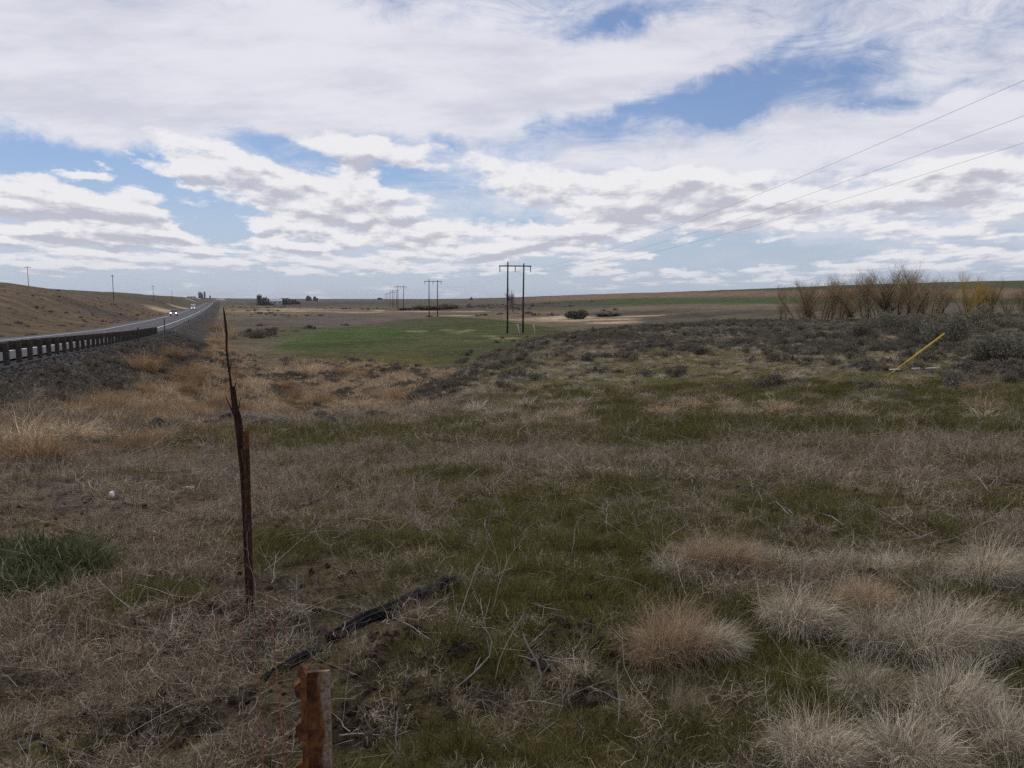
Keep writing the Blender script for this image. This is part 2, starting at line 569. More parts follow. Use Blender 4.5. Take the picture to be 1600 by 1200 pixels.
# ------------------------------------------------------------------ materials
def mat(name, col, rough=0.85, var=0.25, scale=6.0, bump=0.0, col2=None, metallic=0.0, spec=0.2, rnd=0.0, stretch=(1, 1, 1),
        trans=0.0, detail=5):
    m = bpy.data.materials.new(name)
    m.use_nodes = True
    T = NT(m.node_tree)
    bs = m.node_tree.nodes['Principled BSDF']
    tc = T.n('ShaderNodeTexCoord')
    v = T.mapping(tc.outputs['Object'], sc=stretch)
    n = T.noise(v, scale, detail, 0.6)
    a = tuple(c * (1 - var) for c in col)
    b = tuple(min(c * (1 + var), 1) for c in col) if col2 is None else col2
    c = T.mix(T.mapr(n, 0.33, 0.67), a, b)
    if rnd:
        oi = T.n('ShaderNodeObjectInfo')
        k = T.m('ADD', T.m('MULTIPLY', oi.outputs['Random'], 2 * rnd), 1 - rnd)
        c = T.vm('SCALE', c, k)
    T.put(bs.inputs['Base Color'], c)
    bs.inputs['Roughness'].default_value = rough
    bs.inputs['Metallic'].default_value = metallic
    bs.inputs['Specular IOR Level'].default_value = spec
    if bump:
        bn = T.n('ShaderNodeBump')
        bn.inputs['Strength'].default_value = min(bump, 1.0)
        bn.inputs['Distance'].default_value = 0.02
        T.put(bn.inputs['Height'], T.noise(v, scale * 3, 5, 0.6))
        T.put(bs.inputs['Normal'], bn.outputs[0])
    return m


def blade_mat(name, cols, rnd=0.25, trans=0.25):
    """grass blades: each blade (a 'tone' value stored on the mesh) has its own colour"""
    m = bpy.data.materials.new(name)
    m.use_nodes = True
    T = NT(m.node_tree)
    m.node_tree.nodes.clear()
    at_ = T.n('ShaderNodeAttribute', attribute_name='tone')
    cr = T.n('ShaderNodeValToRGB')
    el = cr.color_ramp.elements
    for i, c in enumerate(cols):
        e = el[i] if i < 2 else el.new(0.5)
        e.position = i / (len(cols) - 1)
        e.color = (*c, 1)
    # element order after new() is by position
    pos = sorted(range(len(el)), key=lambda q: el[q].position)
    for q, i in enumerate(pos):
        el[i].color = (*cols[q], 1)
    T.put(cr.inputs[0], at_.outputs['Fac'])
    oi = T.n('ShaderNodeObjectInfo')
    k = T.m('MULTIPLY', T.m('ADD', T.m('MULTIPLY', oi.outputs['Random'], 2 * rnd), 1 - rnd), 1.50)
    c = T.vm('SCALE', cr.outputs[0], k)
    df = T.n('ShaderNodeBsdfDiffuse')
    T.put(df.inputs[0], c)
    out = T.n('ShaderNodeOutputMaterial')
    if trans:
        tr = T.n('ShaderNodeBsdfTranslucent')
        T.put(tr.inputs[0], c)
        mx = T.n('ShaderNodeMixShader')
        mx.inputs[0].default_value = trans
        m.node_tree.links.new(df.outputs[0], mx.inputs[1])
        m.node_tree.links.new(tr.outputs[0], mx.inputs[2])
        m.node_tree.links.new(mx.outputs[0], out.inputs[0])
    else:
        m.node_tree.links.new(df.outputs[0], out.inputs[0])
    return m



class Patch:
    """an elliptical area of the ground, given by where the photograph shows it"""
    def __init__(self, px, py, rx, ry, soft=0.5, wob=0.35):
        c = at(px, py)
        a, b = at(px, py - ry), at(px, py + ry)
        self.x, self.y = c.x, c.y
        dist = math.hypot(c.x, c.y)
        self.far = max(math.hypot(a.x, a.y) - dist, 0.05)
        self.near = max(dist - math.hypot(b.x, b.y), 0.05)
        self.lat = rx / F * c.y
        self.dir = (c.x / dist, c.y / dist)
        self.soft, self.wob, self.size = soft, wob, max(min(self.lat, self.far), .05)

    def w(self, x, y):
        dx, dy = x - self.x, y - self.y
        al = dx * self.dir[0] + dy * self.dir[1]
        la = dx * self.dir[1] - dy * self.dir[0]
        q = np.sqrt((al / np.where(al > 0, self.far, self.near)) ** 2 + (la / self.lat) ** 2)
        if self.wob:
            k = 1.7 / self.size
            q = q + (fbm(x * k + self.x, y * k, 4, .6) - .5) * 2 * self.wob
        return 1 - sstep(1 - self.soft, 1 + self.soft, q)


# the areas that differ in what grows on them
MOSS = [Patch(*p) for p in [
    (860, 815, 190, 62), (1000, 860, 110, 50), (790, 900, 140, 50), (1215, 1045, 190, 66), (1110, 1140, 190, 75), (930, 960, 120, 50),
    (1240, 858, 150, 20), (1330, 985, 80, 40), (620, 1190, 150, 30), (900, 1180, 180, 50), (1590, 950, 70, 20),
    (800, 960, 110, 36), (250, 925, 60, 16), (430, 855, 90, 16), (1385, 1060, 240, 130), (880, 925, 100, 36), (1440, 1120, 110, 40), (720, 1050, 80, 30),
    (600, 850, 90, 14), (150, 950, 90, 14), (700, 760, 160, 16), (1230, 800, 120, 14), (100, 1150, 60, 20)]]
for q_ in MOSS:
    q_.soft, q_.wob = .8, .75
GRASSY = [Patch(*p) for p in [
    (540, 684, 270, 16), (840, 668, 260, 20), (1180, 664, 300, 20), (1500, 640, 160, 34), (1250, 610, 220, 26),
    (950, 620, 170, 24), (760, 590, 80, 14), (1050, 690, 90, 16), (620, 566, 90, 10), (1480, 600, 130, 24), (1100, 560, 240, 16),
    (60, 880, 90, 26), (1560, 590, 60, 20), (1000, 655, 80, 14), (1400, 660, 260, 22), (1150, 590, 330, 30), (1450, 560, 200, 24), (900, 600, 120, 16), (1300, 635, 300, 26)]]
FIELD = [Patch(700, 531, 242, 36, .06, .04)]
FIELD_BRIGHT = [Patch(560, 524, 110, 14, .8), Patch(500, 540, 60, 10, .8)]
FIELD_DRY = [Patch(650, 556, 230, 10, .8), Patch(720, 530, 150, 6, .8), Patch(600, 548, 140, 4, .8)]
FIELD_TAN = [Patch(700, 517, 14, .7), Patch(722, 518, 12, .6), Patch(765, 526, 20, .6), Patch(735, 516, 12, .5),
             Patch(650, 518, 16, .7), Patch(712, 520.5, 14, .6), Patch(790, 529, 22, .8)]
REEDS = [Patch(520, 612, 175, 44, .25), Patch(430, 632, 150, 30, .4), Patch(330, 610, 110, 44, .5), Patch(600, 600, 70, 28, .5), Patch(120, 690, 150, 36, .4), Patch(240, 650, 120, 36, .4), Patch(330, 555, 60, 30, .5)]
ORANGE = [Patch(*p) for p in [
    (235, 572, 70, 36), (290, 575, 80, 44), (310, 640, 120, 40), (150, 660, 110, 36), (180, 630, 70, 30), (300, 620, 80, 40), (60, 670, 90, 40), (240, 660, 90, 30),
    (330, 520, 30, 20), (210, 690, 60, 16), (350, 650, 60, 20)]]
PURPLE = [Patch(690, 612, 70, 24, .5), Patch(420, 585, 80, 14, .8), Patch(520, 500, 130, 9, .8), Patch(110, 760, 170, 46, .8),
          Patch(330, 740, 110, 30, .8)]
SAND = [Patch(*p) for p in [
    (878, 497, 60, 2.2, .35, .3), (920, 500, 70, 1.6, .35, .3), (872, 496, 16, 3.4), (592, 485.3, 10, .9), (570, 488, 60, .7), (480, 483, 60, .7),
    (440, 486, 70, .7), (655, 487, 40, .7), (720, 493, 30, .9), (960, 504, 40, 1.5), (735, 487, 30, .7), (1000, 494, 40, 1),
    (260, 486, 25, 2.6), (290, 482, 22, 1.1), (830, 500, 40, 1.1), (300, 469.5, 8, .6), (345, 469.3, 8, .6)]]
TANLAND = [Patch(*p) for p in [
    (850, 498, 130, 10, .4), (700, 500, 120, 8, .6), (400, 488, 140, 8, .7), (540, 487, 140, 5, .7), (980, 486, 200, 7, .7),
    (1290, 510, 130, 7, .5), (100, 480, 160, 18, .9), (200, 500, 60, 8, .8), (1150, 480, 120, 4, .6)]]
DARKLAND = [Patch(*p) for p in [
    (690, 482, 60, 2.6, .5), (850, 477, 90, 4, .6), (960, 490, 140, 3, .5), (1120, 490, 120, 4, .6), (450, 475, 70, 3, .6), (560, 474, 80, 2.2, .6),
    (740, 479, 60, 3, .6), (170, 492, 60, 6, .6), (260, 475, 60, 2.5, .6)]]
SAGEBAND = [Patch(*p) for p in [
    (1000, 522, 270, 22, .5), (830, 548, 120, 14, .6), (1300, 525, 300, 22, .5), (1480, 530, 200, 34, .4), (1570, 545, 100, 44, .4)]]
SOIL = [Patch(*p) for p in [
    (905, 1085, 60, 22), (860, 1030, 40, 14), (250, 1120, 140, 40), (650, 1040, 110, 40), (560, 1130, 120, 30), (300, 985, 120, 30),
    (1040, 1180, 30, 8), (880, 810, 50, 6), (420, 1000, 80, 30), (900, 1010, 60, 22), (740, 1090, 80, 24)]]
MAT = [Patch(1350, 890, 260, 44, .3)]                  # matted pale grass between the big clumps


def wsum(lst, x, y):
    t = 0.0
    for p in lst:
        t = np.maximum(t, p.w(x, y))
    return t


def bands(x, y, pts, soft=0.06):
    """a field that lies between two distances, given per photo column: (px, near, far)"""
    u = x / np.maximum(y, 1.0) * F + 800
    near = np.interp(u, [p[0] for p in pts], [p[1] for p in pts])
    far = np.interp(u, [p[0] for p in pts], [p[2] for p in pts])
    ins = (u > pts[0][0] - 10) & (y > 20)
    w = sstep(near * (1 - soft), near * (1 + soft), y) * (1 - sstep(far * (1 - soft), far * (1 + soft), y))
    return w * ins * sstep(pts[0][0], pts[0][0] + 60, u)


def mixc(c, w, col):
    w = np.asarray(w)[..., None]
    return c * (1 - w) + np.array(col) * w


def bank_w(y):
    return np.interp(y, [10, 22, 34, 60, 200, 500], [2.2, 2.6, 3.9, 5.0, 5.6, 7.0])


def ground_colour(x, y):
    r = np.hypot(x, y)
    n1 = fbm(x * .9 + 4, y * .9, 4, .6)
    n2 = fbm(x * .16 + 40, y * .16 + 2, 4, .6)
    n3 = fbm(x * .02 + 4, y * .02 + 22, 4, .6)
    c = np.ones(x.shape + (3,)) * np.array((.108, .082, .048))
    c = mixc(c, sstep(.45, .65, n1) * .6, (.075, .058, .043))
    c = mixc(c, sstep(.40, .60, n2) * (1 - sstep(60, 160, r)) * .6 * (.15 + .85 * sstep(-.42, -.12, np.arctan2(x, y))), (.074, .070, .026))
    # middle distance, browner
    c = mixc(c, sstep(70, 160, r) * .9, (.098, .082, .055))
    c = mixc(c, sstep(.5, .66, n3) * sstep(110, 260, r) * .7, (.066, .066, .034))
    c = mixc(c, (1 - sstep(.33, .45, n3)) * sstep(110, 260, r) * .6, (.085, .066, .052))
    c = mixc(c, sstep(500, 1500, r) * .7, (.078, .074, .052))
    c = mixc(c, wsum(TANLAND, x, y) * .6, (.165, .122, .078))
    # left hill: brown with olive
    left = sstep(-.10, -.22, np.arctan2(x, np.maximum(y, .1)) + .18) * 0 + (1 - sstep(-15, -11, road_d(x, y)))
    nl = fbm(x * .03 + 4, y * .012 + 2, 4, .6)
    c = mixc(c, left * .9, (.104, .076, .050))
    c = mixc(c, left * sstep(.45, .6, nl) * .35, (.086, .068, .038))
    c = mixc(c, left * (1 - sstep(.36, .46, nl)) * .6, (.086, .066, .052))
    c = mixc(c, left * sstep(420, 600, r) * .85, (.070, .064, .038))
    # right hill: strips of crop, stubble, crop
    c = mixc(c, bands(x, y, [(780, 700, 800), (900, 600, 850), (1000, 530, 800), (1200, 415, 560), (1400, 345, 430), (1600, 255, 345), (1800, 200, 300)]) * .92, (.046, .062, .020))
    c = mixc(c, bands(x, y, [(800, 850, 1300), (900, 880, 1500), (1000, 830, 1500), (1200, 600, 860), (1400, 460, 720), (1600, 370, 560), (1800, 330, 480)]) * .85, (.150, .098, .060))
    c = mixc(c, bands(x, y, [(1000, 1500, 2500), (1060, 1300, 2500), (1200, 880, 2500), (1400, 740, 2500), (1600, 570, 2500), (1800, 500, 2500)]) * .92, (.050, .060, .022))
    c = mixc(c, wsum(DARKLAND, x, y) * .8, (.055, .046, .038))
    c = mixc(c, wsum(SAGEBAND, x, y) * .55, (.066, .056, .042))
    c = mixc(c, wsum(FIELD, x, y), (.052, .058, .020))
    c = mixc(c, wsum(FIELD_BRIGHT, x, y) * .75, (.050, .078, .018))
    c = mixc(c, wsum(FIELD_DRY, x, y) * .4, (.085, .070, .036))
    c = mixc(c, wsum(FIELD_TAN, x, y) * .75, (.23, .19, .11))
    c = mixc(c, wsum(REEDS, x, y) * .85, (.110, .078, .050))
    c = mixc(c, wsum(ORANGE, x, y) * .6, (.125, .080, .046))
    c = mixc(c, wsum(PURPLE, x, y) * .75, (.090, .072, .064))
    c = mixc(c, wsum(GRASSY, x, y) * .8, (.078, .074, .022))
    c = mixc(c, wsum(MOSS, x, y) * .8, (.076, .070, .018))
    c = mixc(c, wsum(MAT, x, y) * .6, (.13, .115, .085))
    c = mixc(c, wsum(SOIL, x, y) * .85, (.038, .027, .020))
    c = mixc(c, wsum(SAND, x, y) * .85, (.36, .275, .18))
    # gravel of the road bank
    d = road_d(x, y)
    b = base_h(x, y)
    g = terrain(x, y, False) - EYE
    bank = (d > EDGE_R - .3) * (1 - sstep(-.7, .7, d - bank_w(y) + (fbm(x * .3, y * .3, 3) - .5) * 3)) * (y < 1300)
    c = mixc(c, np.clip(bank, 0, 1) * .95, (.048, .042, .039))
    bankl = sstep(-16.5, -15.2, d) * (1 - sstep(-13.4, -12.5, d))
    c = mixc(c, bankl * .7 * (y < 1300), (.10, .088, .075))
    c = mixc(c, (d < .8) * (d > -13.2) * (y < 1300) * 1.0, (.055, .052, .050))
    return c


def build_ground():
    rr = np.concatenate([[0.02, .3, .7, 1.0, 1.3, 1.6], np.exp(np.linspace(math.log(1.8), math.log(32), 330)),
                         np.exp(np.linspace(math.log(32.7), math.log(12000), 270))])
    a0 = R(40)
    front = np.linspace(-a0, a0, 600)
    rest = np.linspace(a0, 2 * math.pi - a0, 90)[1:-1]
    an = np.concatenate([front, rest])
    n, k = len(rr), len(an)
    X = rr[:, None] * np.sin(an)[None, :]
    Y = rr[:, None] * np.cos(an)[None, :]
    Z = terrain(X, Y)
    V = np.stack([X, Y, Z], -1).reshape(-1, 3)
    i = np.arange(n - 1)[:, None]
    j = np.arange(k)[None, :]
    j2 = (j + 1) % k
    Fq = np.stack([i * k + j, i * k + j2, (i + 1) * k + j2, (i + 1) * k + j], -1).reshape(-1, 4)[:, ::-1]
    me = mesh_np('ground', V, Fq, True)
    col = ground_colour(X, Y).reshape(-1, 3)
    ca = me.color_attributes.new('cover', 'FLOAT_COLOR', 'POINT')
    ca.data.foreach_set('color', np.concatenate([col, np.ones((len(col), 1))], 1).astype(np.float32).ravel())
    m = bpy.data.materials.new('ground')
    m.use_nodes = True
    T = NT(m.node_tree)
    bs = m.node_tree.nodes['Principled BSDF']
    bs.inputs['Roughness'].default_value = 1.0
    bs.inputs['Specular IOR Level'].default_value = 0.05
    cv = T.n('ShaderNodeAttribute', attribute_name='cover')
    g = T.n('ShaderNodeNewGeometry')
    P = g.outputs['Position']
    k1 = T.m('MULTIPLY', T.mapr(T.noise(P, 9.0, 6, .7), .3, .7, .55, 1.45), T.mapr(T.noise(P, 46.0, 5, .75), .38, .62, .55, 1.4))
    k2 = T.mapr(T.noise(P, 1.1, 6, .65), .3, .7, .72, 1.30)
    k3 = T.mapr(T.noise(P, .09, 6, .65), .32, .68, .78, 1.24)
    k4 = T.mapr(T.noise(P, .33, 7, .75), .42, .60, .84, 1.12)
    kk = T.m('MULTIPLY', T.m('MULTIPLY', k1, k2), T.m('MULTIPLY', T.m('MULTIPLY', k3, k4), 1.5))
    c = T.vm('SCALE', cv.outputs['Color'], kk)
    hue = T.noise(P, .55, 5, .7)
    c = T.mix(T.mapr(hue, .4, .7, 0, .5), c, T.vm('MULTIPLY', c, (1.16, .96, .80)))
    c = T.mix(T.mapr(T.noise(P, 2.3, 5, .7), .5, .75, 0, .5), c, T.vm('MULTIPLY', c, (.86, .98, 1.08)))
    T.put(bs.inputs['Base Color'], c)
    bn = T.n('ShaderNodeBump')
    bn.inputs['Strength'].default_value = .9
    bn.inputs['Distance'].default_value = .09
    T.put(bn.inputs['Height'], T.m('ADD', T.noise(P, 14.0, 6, .7), T.m('MULTIPLY', T.noise(P, 60.0, 3, .6), .25)))
    T.put(bs.inputs['Normal'], bn.outputs[0])
    o = obj('ground', me, m)
    tag(o, 'rolling dry grassland ground with a green field, road bank and low hills', kind='structure')
    return o


build_ground()

def haze():
    m = MB()
    m.box((0, 0, 0), (26000, 26000, 1))
    o = m.build('haze', None)
    o.location = (0, 0, 0)
    for v in o.data.vertices:
        v.co.z = 75.0 if v.co.z > 0 else -45.0
    mt = bpy.data.materials.new('haze')
    mt.use_nodes = True
    nt = mt.node_tree
    nt.nodes.clear()
    pv = nt.nodes.new('ShaderNodeVolumePrincipled')
    pv.inputs['Color'].default_value = (.86, .91, 1.0, 1)
    pv.inputs['Density'].default_value = HAZE
    pv.inputs['Anisotropy'].default_value = .2
    ou = nt.nodes.new('ShaderNodeOutputMaterial')
    nt.links.new(pv.outputs[0], ou.inputs['Volume'])
    o.data.materials.append(mt)
    tag(o, 'thin pale haze over the distant plain', kind='stuff')


HAZE = 0.00004
haze()

# ------------------------------------------------------------------ road
M_asph = mat('asphalt', (.115, .112, .115), .95, .16, .35, .3, rnd=0, spec=.1)
M_line = mat('line_paint', (.78, .77, .74), .7, .12, 3)
M_yell = mat('yellow_paint', (.62, .42, .08), .7, .12, 3)
M_steel = mat('weathered_steel', (.13, .112, .10), .75, .25, 5, metallic=.0, spec=.3)
M_postwood = mat('creosote_wood', (.080, .062, .050), .9, .35, 9, .5)
M_polewood = mat('pole_wood', (.055, .042, .034), .9, .3, 3, .3)
M_white = mat('white_plastic', (.78, .77, .74), .5, .08, 6, spec=.4)
M_black = mat('black_rubber', (.02, .02, .02), .8, .2, 6)


def rp(yf, d, dz=0.0):
    n = (.9405, .3405) if yf > 12 else (1, .05)
    x = float(XR(np.array(yf))) + d * n[0]
    y = yf + d * n[1]
    return Vector((x, y, float(road_h(np.array(yf))) + EYE + dz))


def strip(name, ys, d0, d1, dz, m, label, parent=None, nd=1):
    V, Fs = [], []
    for yf in ys:
        for k in range(nd + 1):
            V.append(rp(yf, d0 + (d1 - d0) * k / nd, dz))
    w = nd + 1
    for i in range(len(ys) - 1):
        for k in range(nd):
            a = i * w + k
            Fs.append((a, a + 1, a + 1 + w, a + w))
    me = bpy.data.meshes.new(name)
    me.from_pydata(V, [], Fs)
    o = obj(name, me, m, parent)
    return o


ysr = list(np.arange(-150, 12, 6)) + list(np.arange(12, 400, 4)) + list(np.arange(400, 1300, 12))
road = strip('road', ysr, -12.6, -.5, .0, M_asph, None, nd=4)
tag(road, 'two lane grey asphalt highway running to the horizon', kind='structure')
e1 = strip('edge_line', ysr, -3.12, -2.88, .012, M_line, None)
tag(e1, 'white edge line on the near side of the highway', kind='structure')
e2 = strip('edge_line', ysr, -10.54, -10.30, .012, M_line, None)
tag(e2, 'white edge line on the far side of the highway', kind='structure')
mb = MB()
for y0 in np.arange(-140, 900, 12.2):
    P = [rp(y0, -6.78, .012), rp(y0, -6.64, .012), rp(y0 + 3.6, -6.64, .012), rp(y0 + 3.6, -6.78, .012)]
    if y0 < 12 < y0 + 3.6:
        continue
    mb.add(P, [(0, 1, 2, 3)])
cl = mb.build('centre_line', M_yell)
tag(cl, 'broken yellow centre line of the highway', kind='structure')

# guard rail: steel beam on timber posts with blocks
gr = empty('guardrail', rp(60, 0.0))
inv0 = Vector(gr.location)


def wbeam(y0, y1):
    prof = [(-.0, .71), (.045, .66), (.045, .63), (.0, .575), (.0, .535), (.045, .48), (.045, .45), (.0, .40)]
    V, Fs = [], []
    ys = list(np.arange(y0, y1, 1.9)) + [y1]
    for yf in ys:
        for (o, h) in prof:
            p = rp(yf, -.34 - o, 0) - inv0
            V.append((p.x, p.y, p.z + h))
    k = len(prof)
    for i in range(len(ys) - 1):
        for q in range(k - 1):
            a = i * k + q
            Fs.append((a, a + 1, a + 1 + k, a + k))
    me = bpy.data.meshes.new('beam')
    me.from_pydata(V, [], Fs)
    me.update()
    o = obj('beam', me, M_steel, gr)
    s_ = o.modifiers.new('solid', 'SOLIDIFY')
    s_.thickness = .006
    return o


wbeam(14.5, 101)
pm = MB()
pm.box((0, 0, .22), (.17, .20, 1.0))
post_me = pm.mesh('post')
bm_ = MB()
bm_.box((-.20, 0, .56), (.19, .15, .34))
blk_me = bm_.mesh('block')
post_me.materials.append(M_postwood)
blk_me.materials.append(M_postwood)
for i in range(47):
    yf = 14.4 + i * 1.79
    p = rp(yf, 0, 0) - inv0
    rz = math.atan2(.3405, .9405) + rng.normal(0, .03)
    o = obj('post', post_me, None, gr)
    o.location = p + Vector((0, 0, rng.normal(0, .012)))
    o.rotation_euler = (rng.normal(0, .015), rng.normal(0, .02), rz)
    b = obj('block', blk_me, None, gr)
    b.location = p
    b.rotation_euler = (0, 0, rz)
tag(gr, 'long steel highway guardrail on dark timber posts beside the road', 'guardrail')


def delineator(yf, d, h, label, top_white=True, g=None):
    p = rp(yf, d, 0)
    p.z = gz(p.x, p.y)
    r0 = empty('delineator_post', p, .35)
    m = MB()
    m.box((0, 0, h / 2 - .1), (.11, .03, h + .2))
    m.build('stake', M_postwood, r0)
    m = MB()
    m.box((0, -.02, h - .12), (.09, .012, .2))
    m.build('reflector', M_white if top_white else M_steel, r0)
    tag(r0, label, 'marker post', g)


GM = 'marker posts along the highway'
delineator(67, .75, 1.35, 'thin dark marker post with pale reflector standing behind the middle of the guardrail', True, GM)
delineator(101.5, .6, 1.75, 'tall dark marker post standing at the far end of the guardrail', False, GM)
delineator(190, .2, 1.1, 'small far marker post on the road shoulder beyond the guardrail end', True, GM)

# ------------------------------------------------------------------ power line
M_ins = mat('insulator_glaze', (.10, .07, .06), .4, .2, 8, spec=.5)
M_wire = mat('wire_aluminium', (.34, .34, .36), .6, .1, 5, metallic=.3)
HF = [(805, 186, 16.0), (677.5, 354, 16.0), (627, 531, 16.4), (617.5, 770, 16.4), (614, 905, 16.4), (607.5, 1300, 16.2), (604, 1700, 16.2)]
HL = ['nearest and largest H-frame power pole pair, standing at the edge of the green field',
      'second H-frame power pole pair, on the brown flat just left of the nearest pair',
      'third H-frame power pole pair, left of the pair at the edge of the brown flat',
      'fourth H-frame power pole pair, partly overlapped by the third pair',
      'fifth H-frame power pole pair, faint and overlapping behind the fourth',
      'sixth H-frame power pole pair, tiny and low on the horizon',
      'seventh and smallest H-frame power pole pair, just touching the horizon']


def hframe(px, Z, h, label, lean=0.0):
    X = (px - 800) / F * Z
    r0 = empty('power_pole_frame', (X, Z, gz(X, Z)), .205)
    W = 3.66
    k = 1.0 if Z < 200 else 1.0
    for sx, dh, ln in ((-1, .35, .006), (1, 0.0, .016)):
        zb = gz(X + sx * W / 2 * .98, Z) - gz(X, Z)
        m = MB()
        top = h + dh
        m.tube([(sx * W / 2, 0, zb - 1.0), (sx * W / 2 + ln * 4, 0, top * .5), (sx * W / 2 + ln * 9 + .05, 0, top)], [.23 * k, .19 * k, .15 * k], 10)
        m.build('pole', M_polewood, r0, True)
    m = MB()
    m.box((0, -.19, h - .62), (7.5, .14, .24))
    m.box((0, .19, h - .62), (7.5, .14, .24))
    m.build('crossarm', M_polewood, r0)
    for sx in (-1, 0, 1):
        m = MB()
        pts, rad = [], []
        for q in range(9):
            pts.append((sx * 3.6, 0, h - .74 - q * .15))
            rad.append(.13 if q % 2 else .06)
        m.tube(pts, rad, 8)
        m.build('insulator', M_ins, r0)
    tag(r0, label, 'power pole', 'H-frame poles of the power line')
    return r0


frames = [hframe(*a, l) for a, l in zip(HF, HL)]


def wire(name, pts, r, label, group=None):
    m = MB()
    m.tube(pts, r, 5)
    o = m.build(name, M_wire, None, True)
    tag(o, label, 'wire', group)


# the near span climbs out of the frame on the right
off = [(-3.6, 'uppermost', 10.75, 8.55, 7.05), (0.0, 'middle', 10.35, 8.3, 7.0), (3.6, 'lowest', 10.0, 8.1, 6.95)]
z186 = gz(.74, 186) + 16 - 2.0 - EYE
for o_, nm, h45, h64, h96 in off:
    pts = []
    zt = 186.0
    for Z in np.linspace(6, 186, 60):
        X = .74 + o_ + .2 * (zt - Z)
        # parabola through three measured heights
        za, zb, zc = 45.0, 96.0, 186.0
        ya, yb, yc = h45, h96, z186
        hh = ya * (Z - zb) * (Z - zc) / ((za - zb) * (za - zc)) + yb * (Z - za) * (Z - zc) / ((zb - za) * (zb - zc)) + yc * (Z - za) * (Z - zb) / ((zc - za) * (zc - zb))
        pts.append((X, Z, hh + EYE))
    wire('power_line_wire', pts, .010, {'uppermost': 'uppermost thin wire of the three rising across the sky to the right edge', 'middle': 'middle thin wire of the three rising across the sky to the right edge',
                                        'lowest': 'lowest thin wire of the three rising across the sky to the right edge'}[nm], 'wires of the near span')
for i in range(2):
    A, B = frames[i], frames[i + 1]
    for q, sx in enumerate((-3.6, 0, 3.6)):
        a = A.location + Vector((sx * math.cos(.205), sx * math.sin(.205), HF[i][2] - 2.0))
        b = B.location + Vector((sx * math.cos(.205), sx * math.sin(.205), HF[i + 1][2] - 2.0))
        pts = []
        for t in np.linspace(0, 1, 16):
            p = a.lerp(b, t)
            p.z -= 4 * 2.2 * t * (1 - t)
            pts.append(p)
        wire('power_line_wire', pts, .008, '%s wire strung between the %s pair of H-frame poles' % (('left', 'centre', 'right')[q], ('nearest and second', 'second and third')[i]), 'wires of the farther spans')

# single poles on the far side of the road
def single_pole(px, Z, h, label, arm=True, w=2.4):
    X = (px - 800) / F * Z
    r0 = empty('utility_pole', (X, Z, gz(X, Z)), .4)
    m = MB()
    m.tube([(0, 0, -1), (0, 0, h)], [.15, .11], 8)
    m.build('pole', M_polewood, r0, True)
    if arm:
        m = MB()
        m.box((0, -.22, h - .7), (w, .16, .2))
        m.build('crossarm', M_polewood, r0)
        for sx in (-.45, 0, .45):
            m = MB()
            m.tube([(sx * w, -.22, h - .6), (sx * w, -.22, h - .3)], .06, 6)
            m.build('insulator', M_ins, r0)
    tag(r0, label, 'utility pole', 'utility poles left of the road')


single_pole(50, 420, 10.5, 'utility pole with crossarm showing above the crest of the left hill', True, 3.2)
single_pole(181, 363, 11.5, 'tallest utility pole, standing at the foot of the left hill', True, 1.6)
single_pole(243, 560, 11, 'distant utility pole left of the road near the oncoming car', True, 1.8)
single_pole(272, 760, 10, 'faint far utility pole closest to the road vanishing point', False)

# ------------------------------------------------------------------ vehicles
M_carblack = mat('car_paint_dark', (.03, .032, .036), .35, .1, 2, spec=.6)
M_carwhite = mat('car_paint_white', (.80, .80, .80), .4, .04, 2, spec=.5)
M_glass = mat('car_glass', (.03, .035, .04), .12, .1, 2, spec=.8)
M_chrome = mat('bright_trim', (.5, .5, .5), .3, .1, 3, metallic=.8)


def lamp_mat(name, col, e):
    m = bpy.data.materials.new(name)
    m.use_nodes = True
    b = m.node_tree.nodes['Principled BSDF']
    b.inputs['Base Color'].default_value = (*col, 1)
    b.inputs['Emission Color'].default_value = (*col, 1)
    b.inputs['Emission Strength'].default_value = e
    return m


M_head = lamp_mat('headlight_lit', (1, .97, .9), 3.0)


def prism(profile, x0, x1, inset=0.0):
    """side profile (y, z) extruded across x"""
    n = len(profile)
    V = [(x0, y, z) for y, z in profile] + [(x1, y, z) for y, z in profile]
    Fs = [tuple(range(n)), tuple(reversed(range(n, 2 * n)))]
    for i in range(n):
        j = (i + 1) % n
        Fs.append((i, i + n, j + n, j))
    return V, Fs


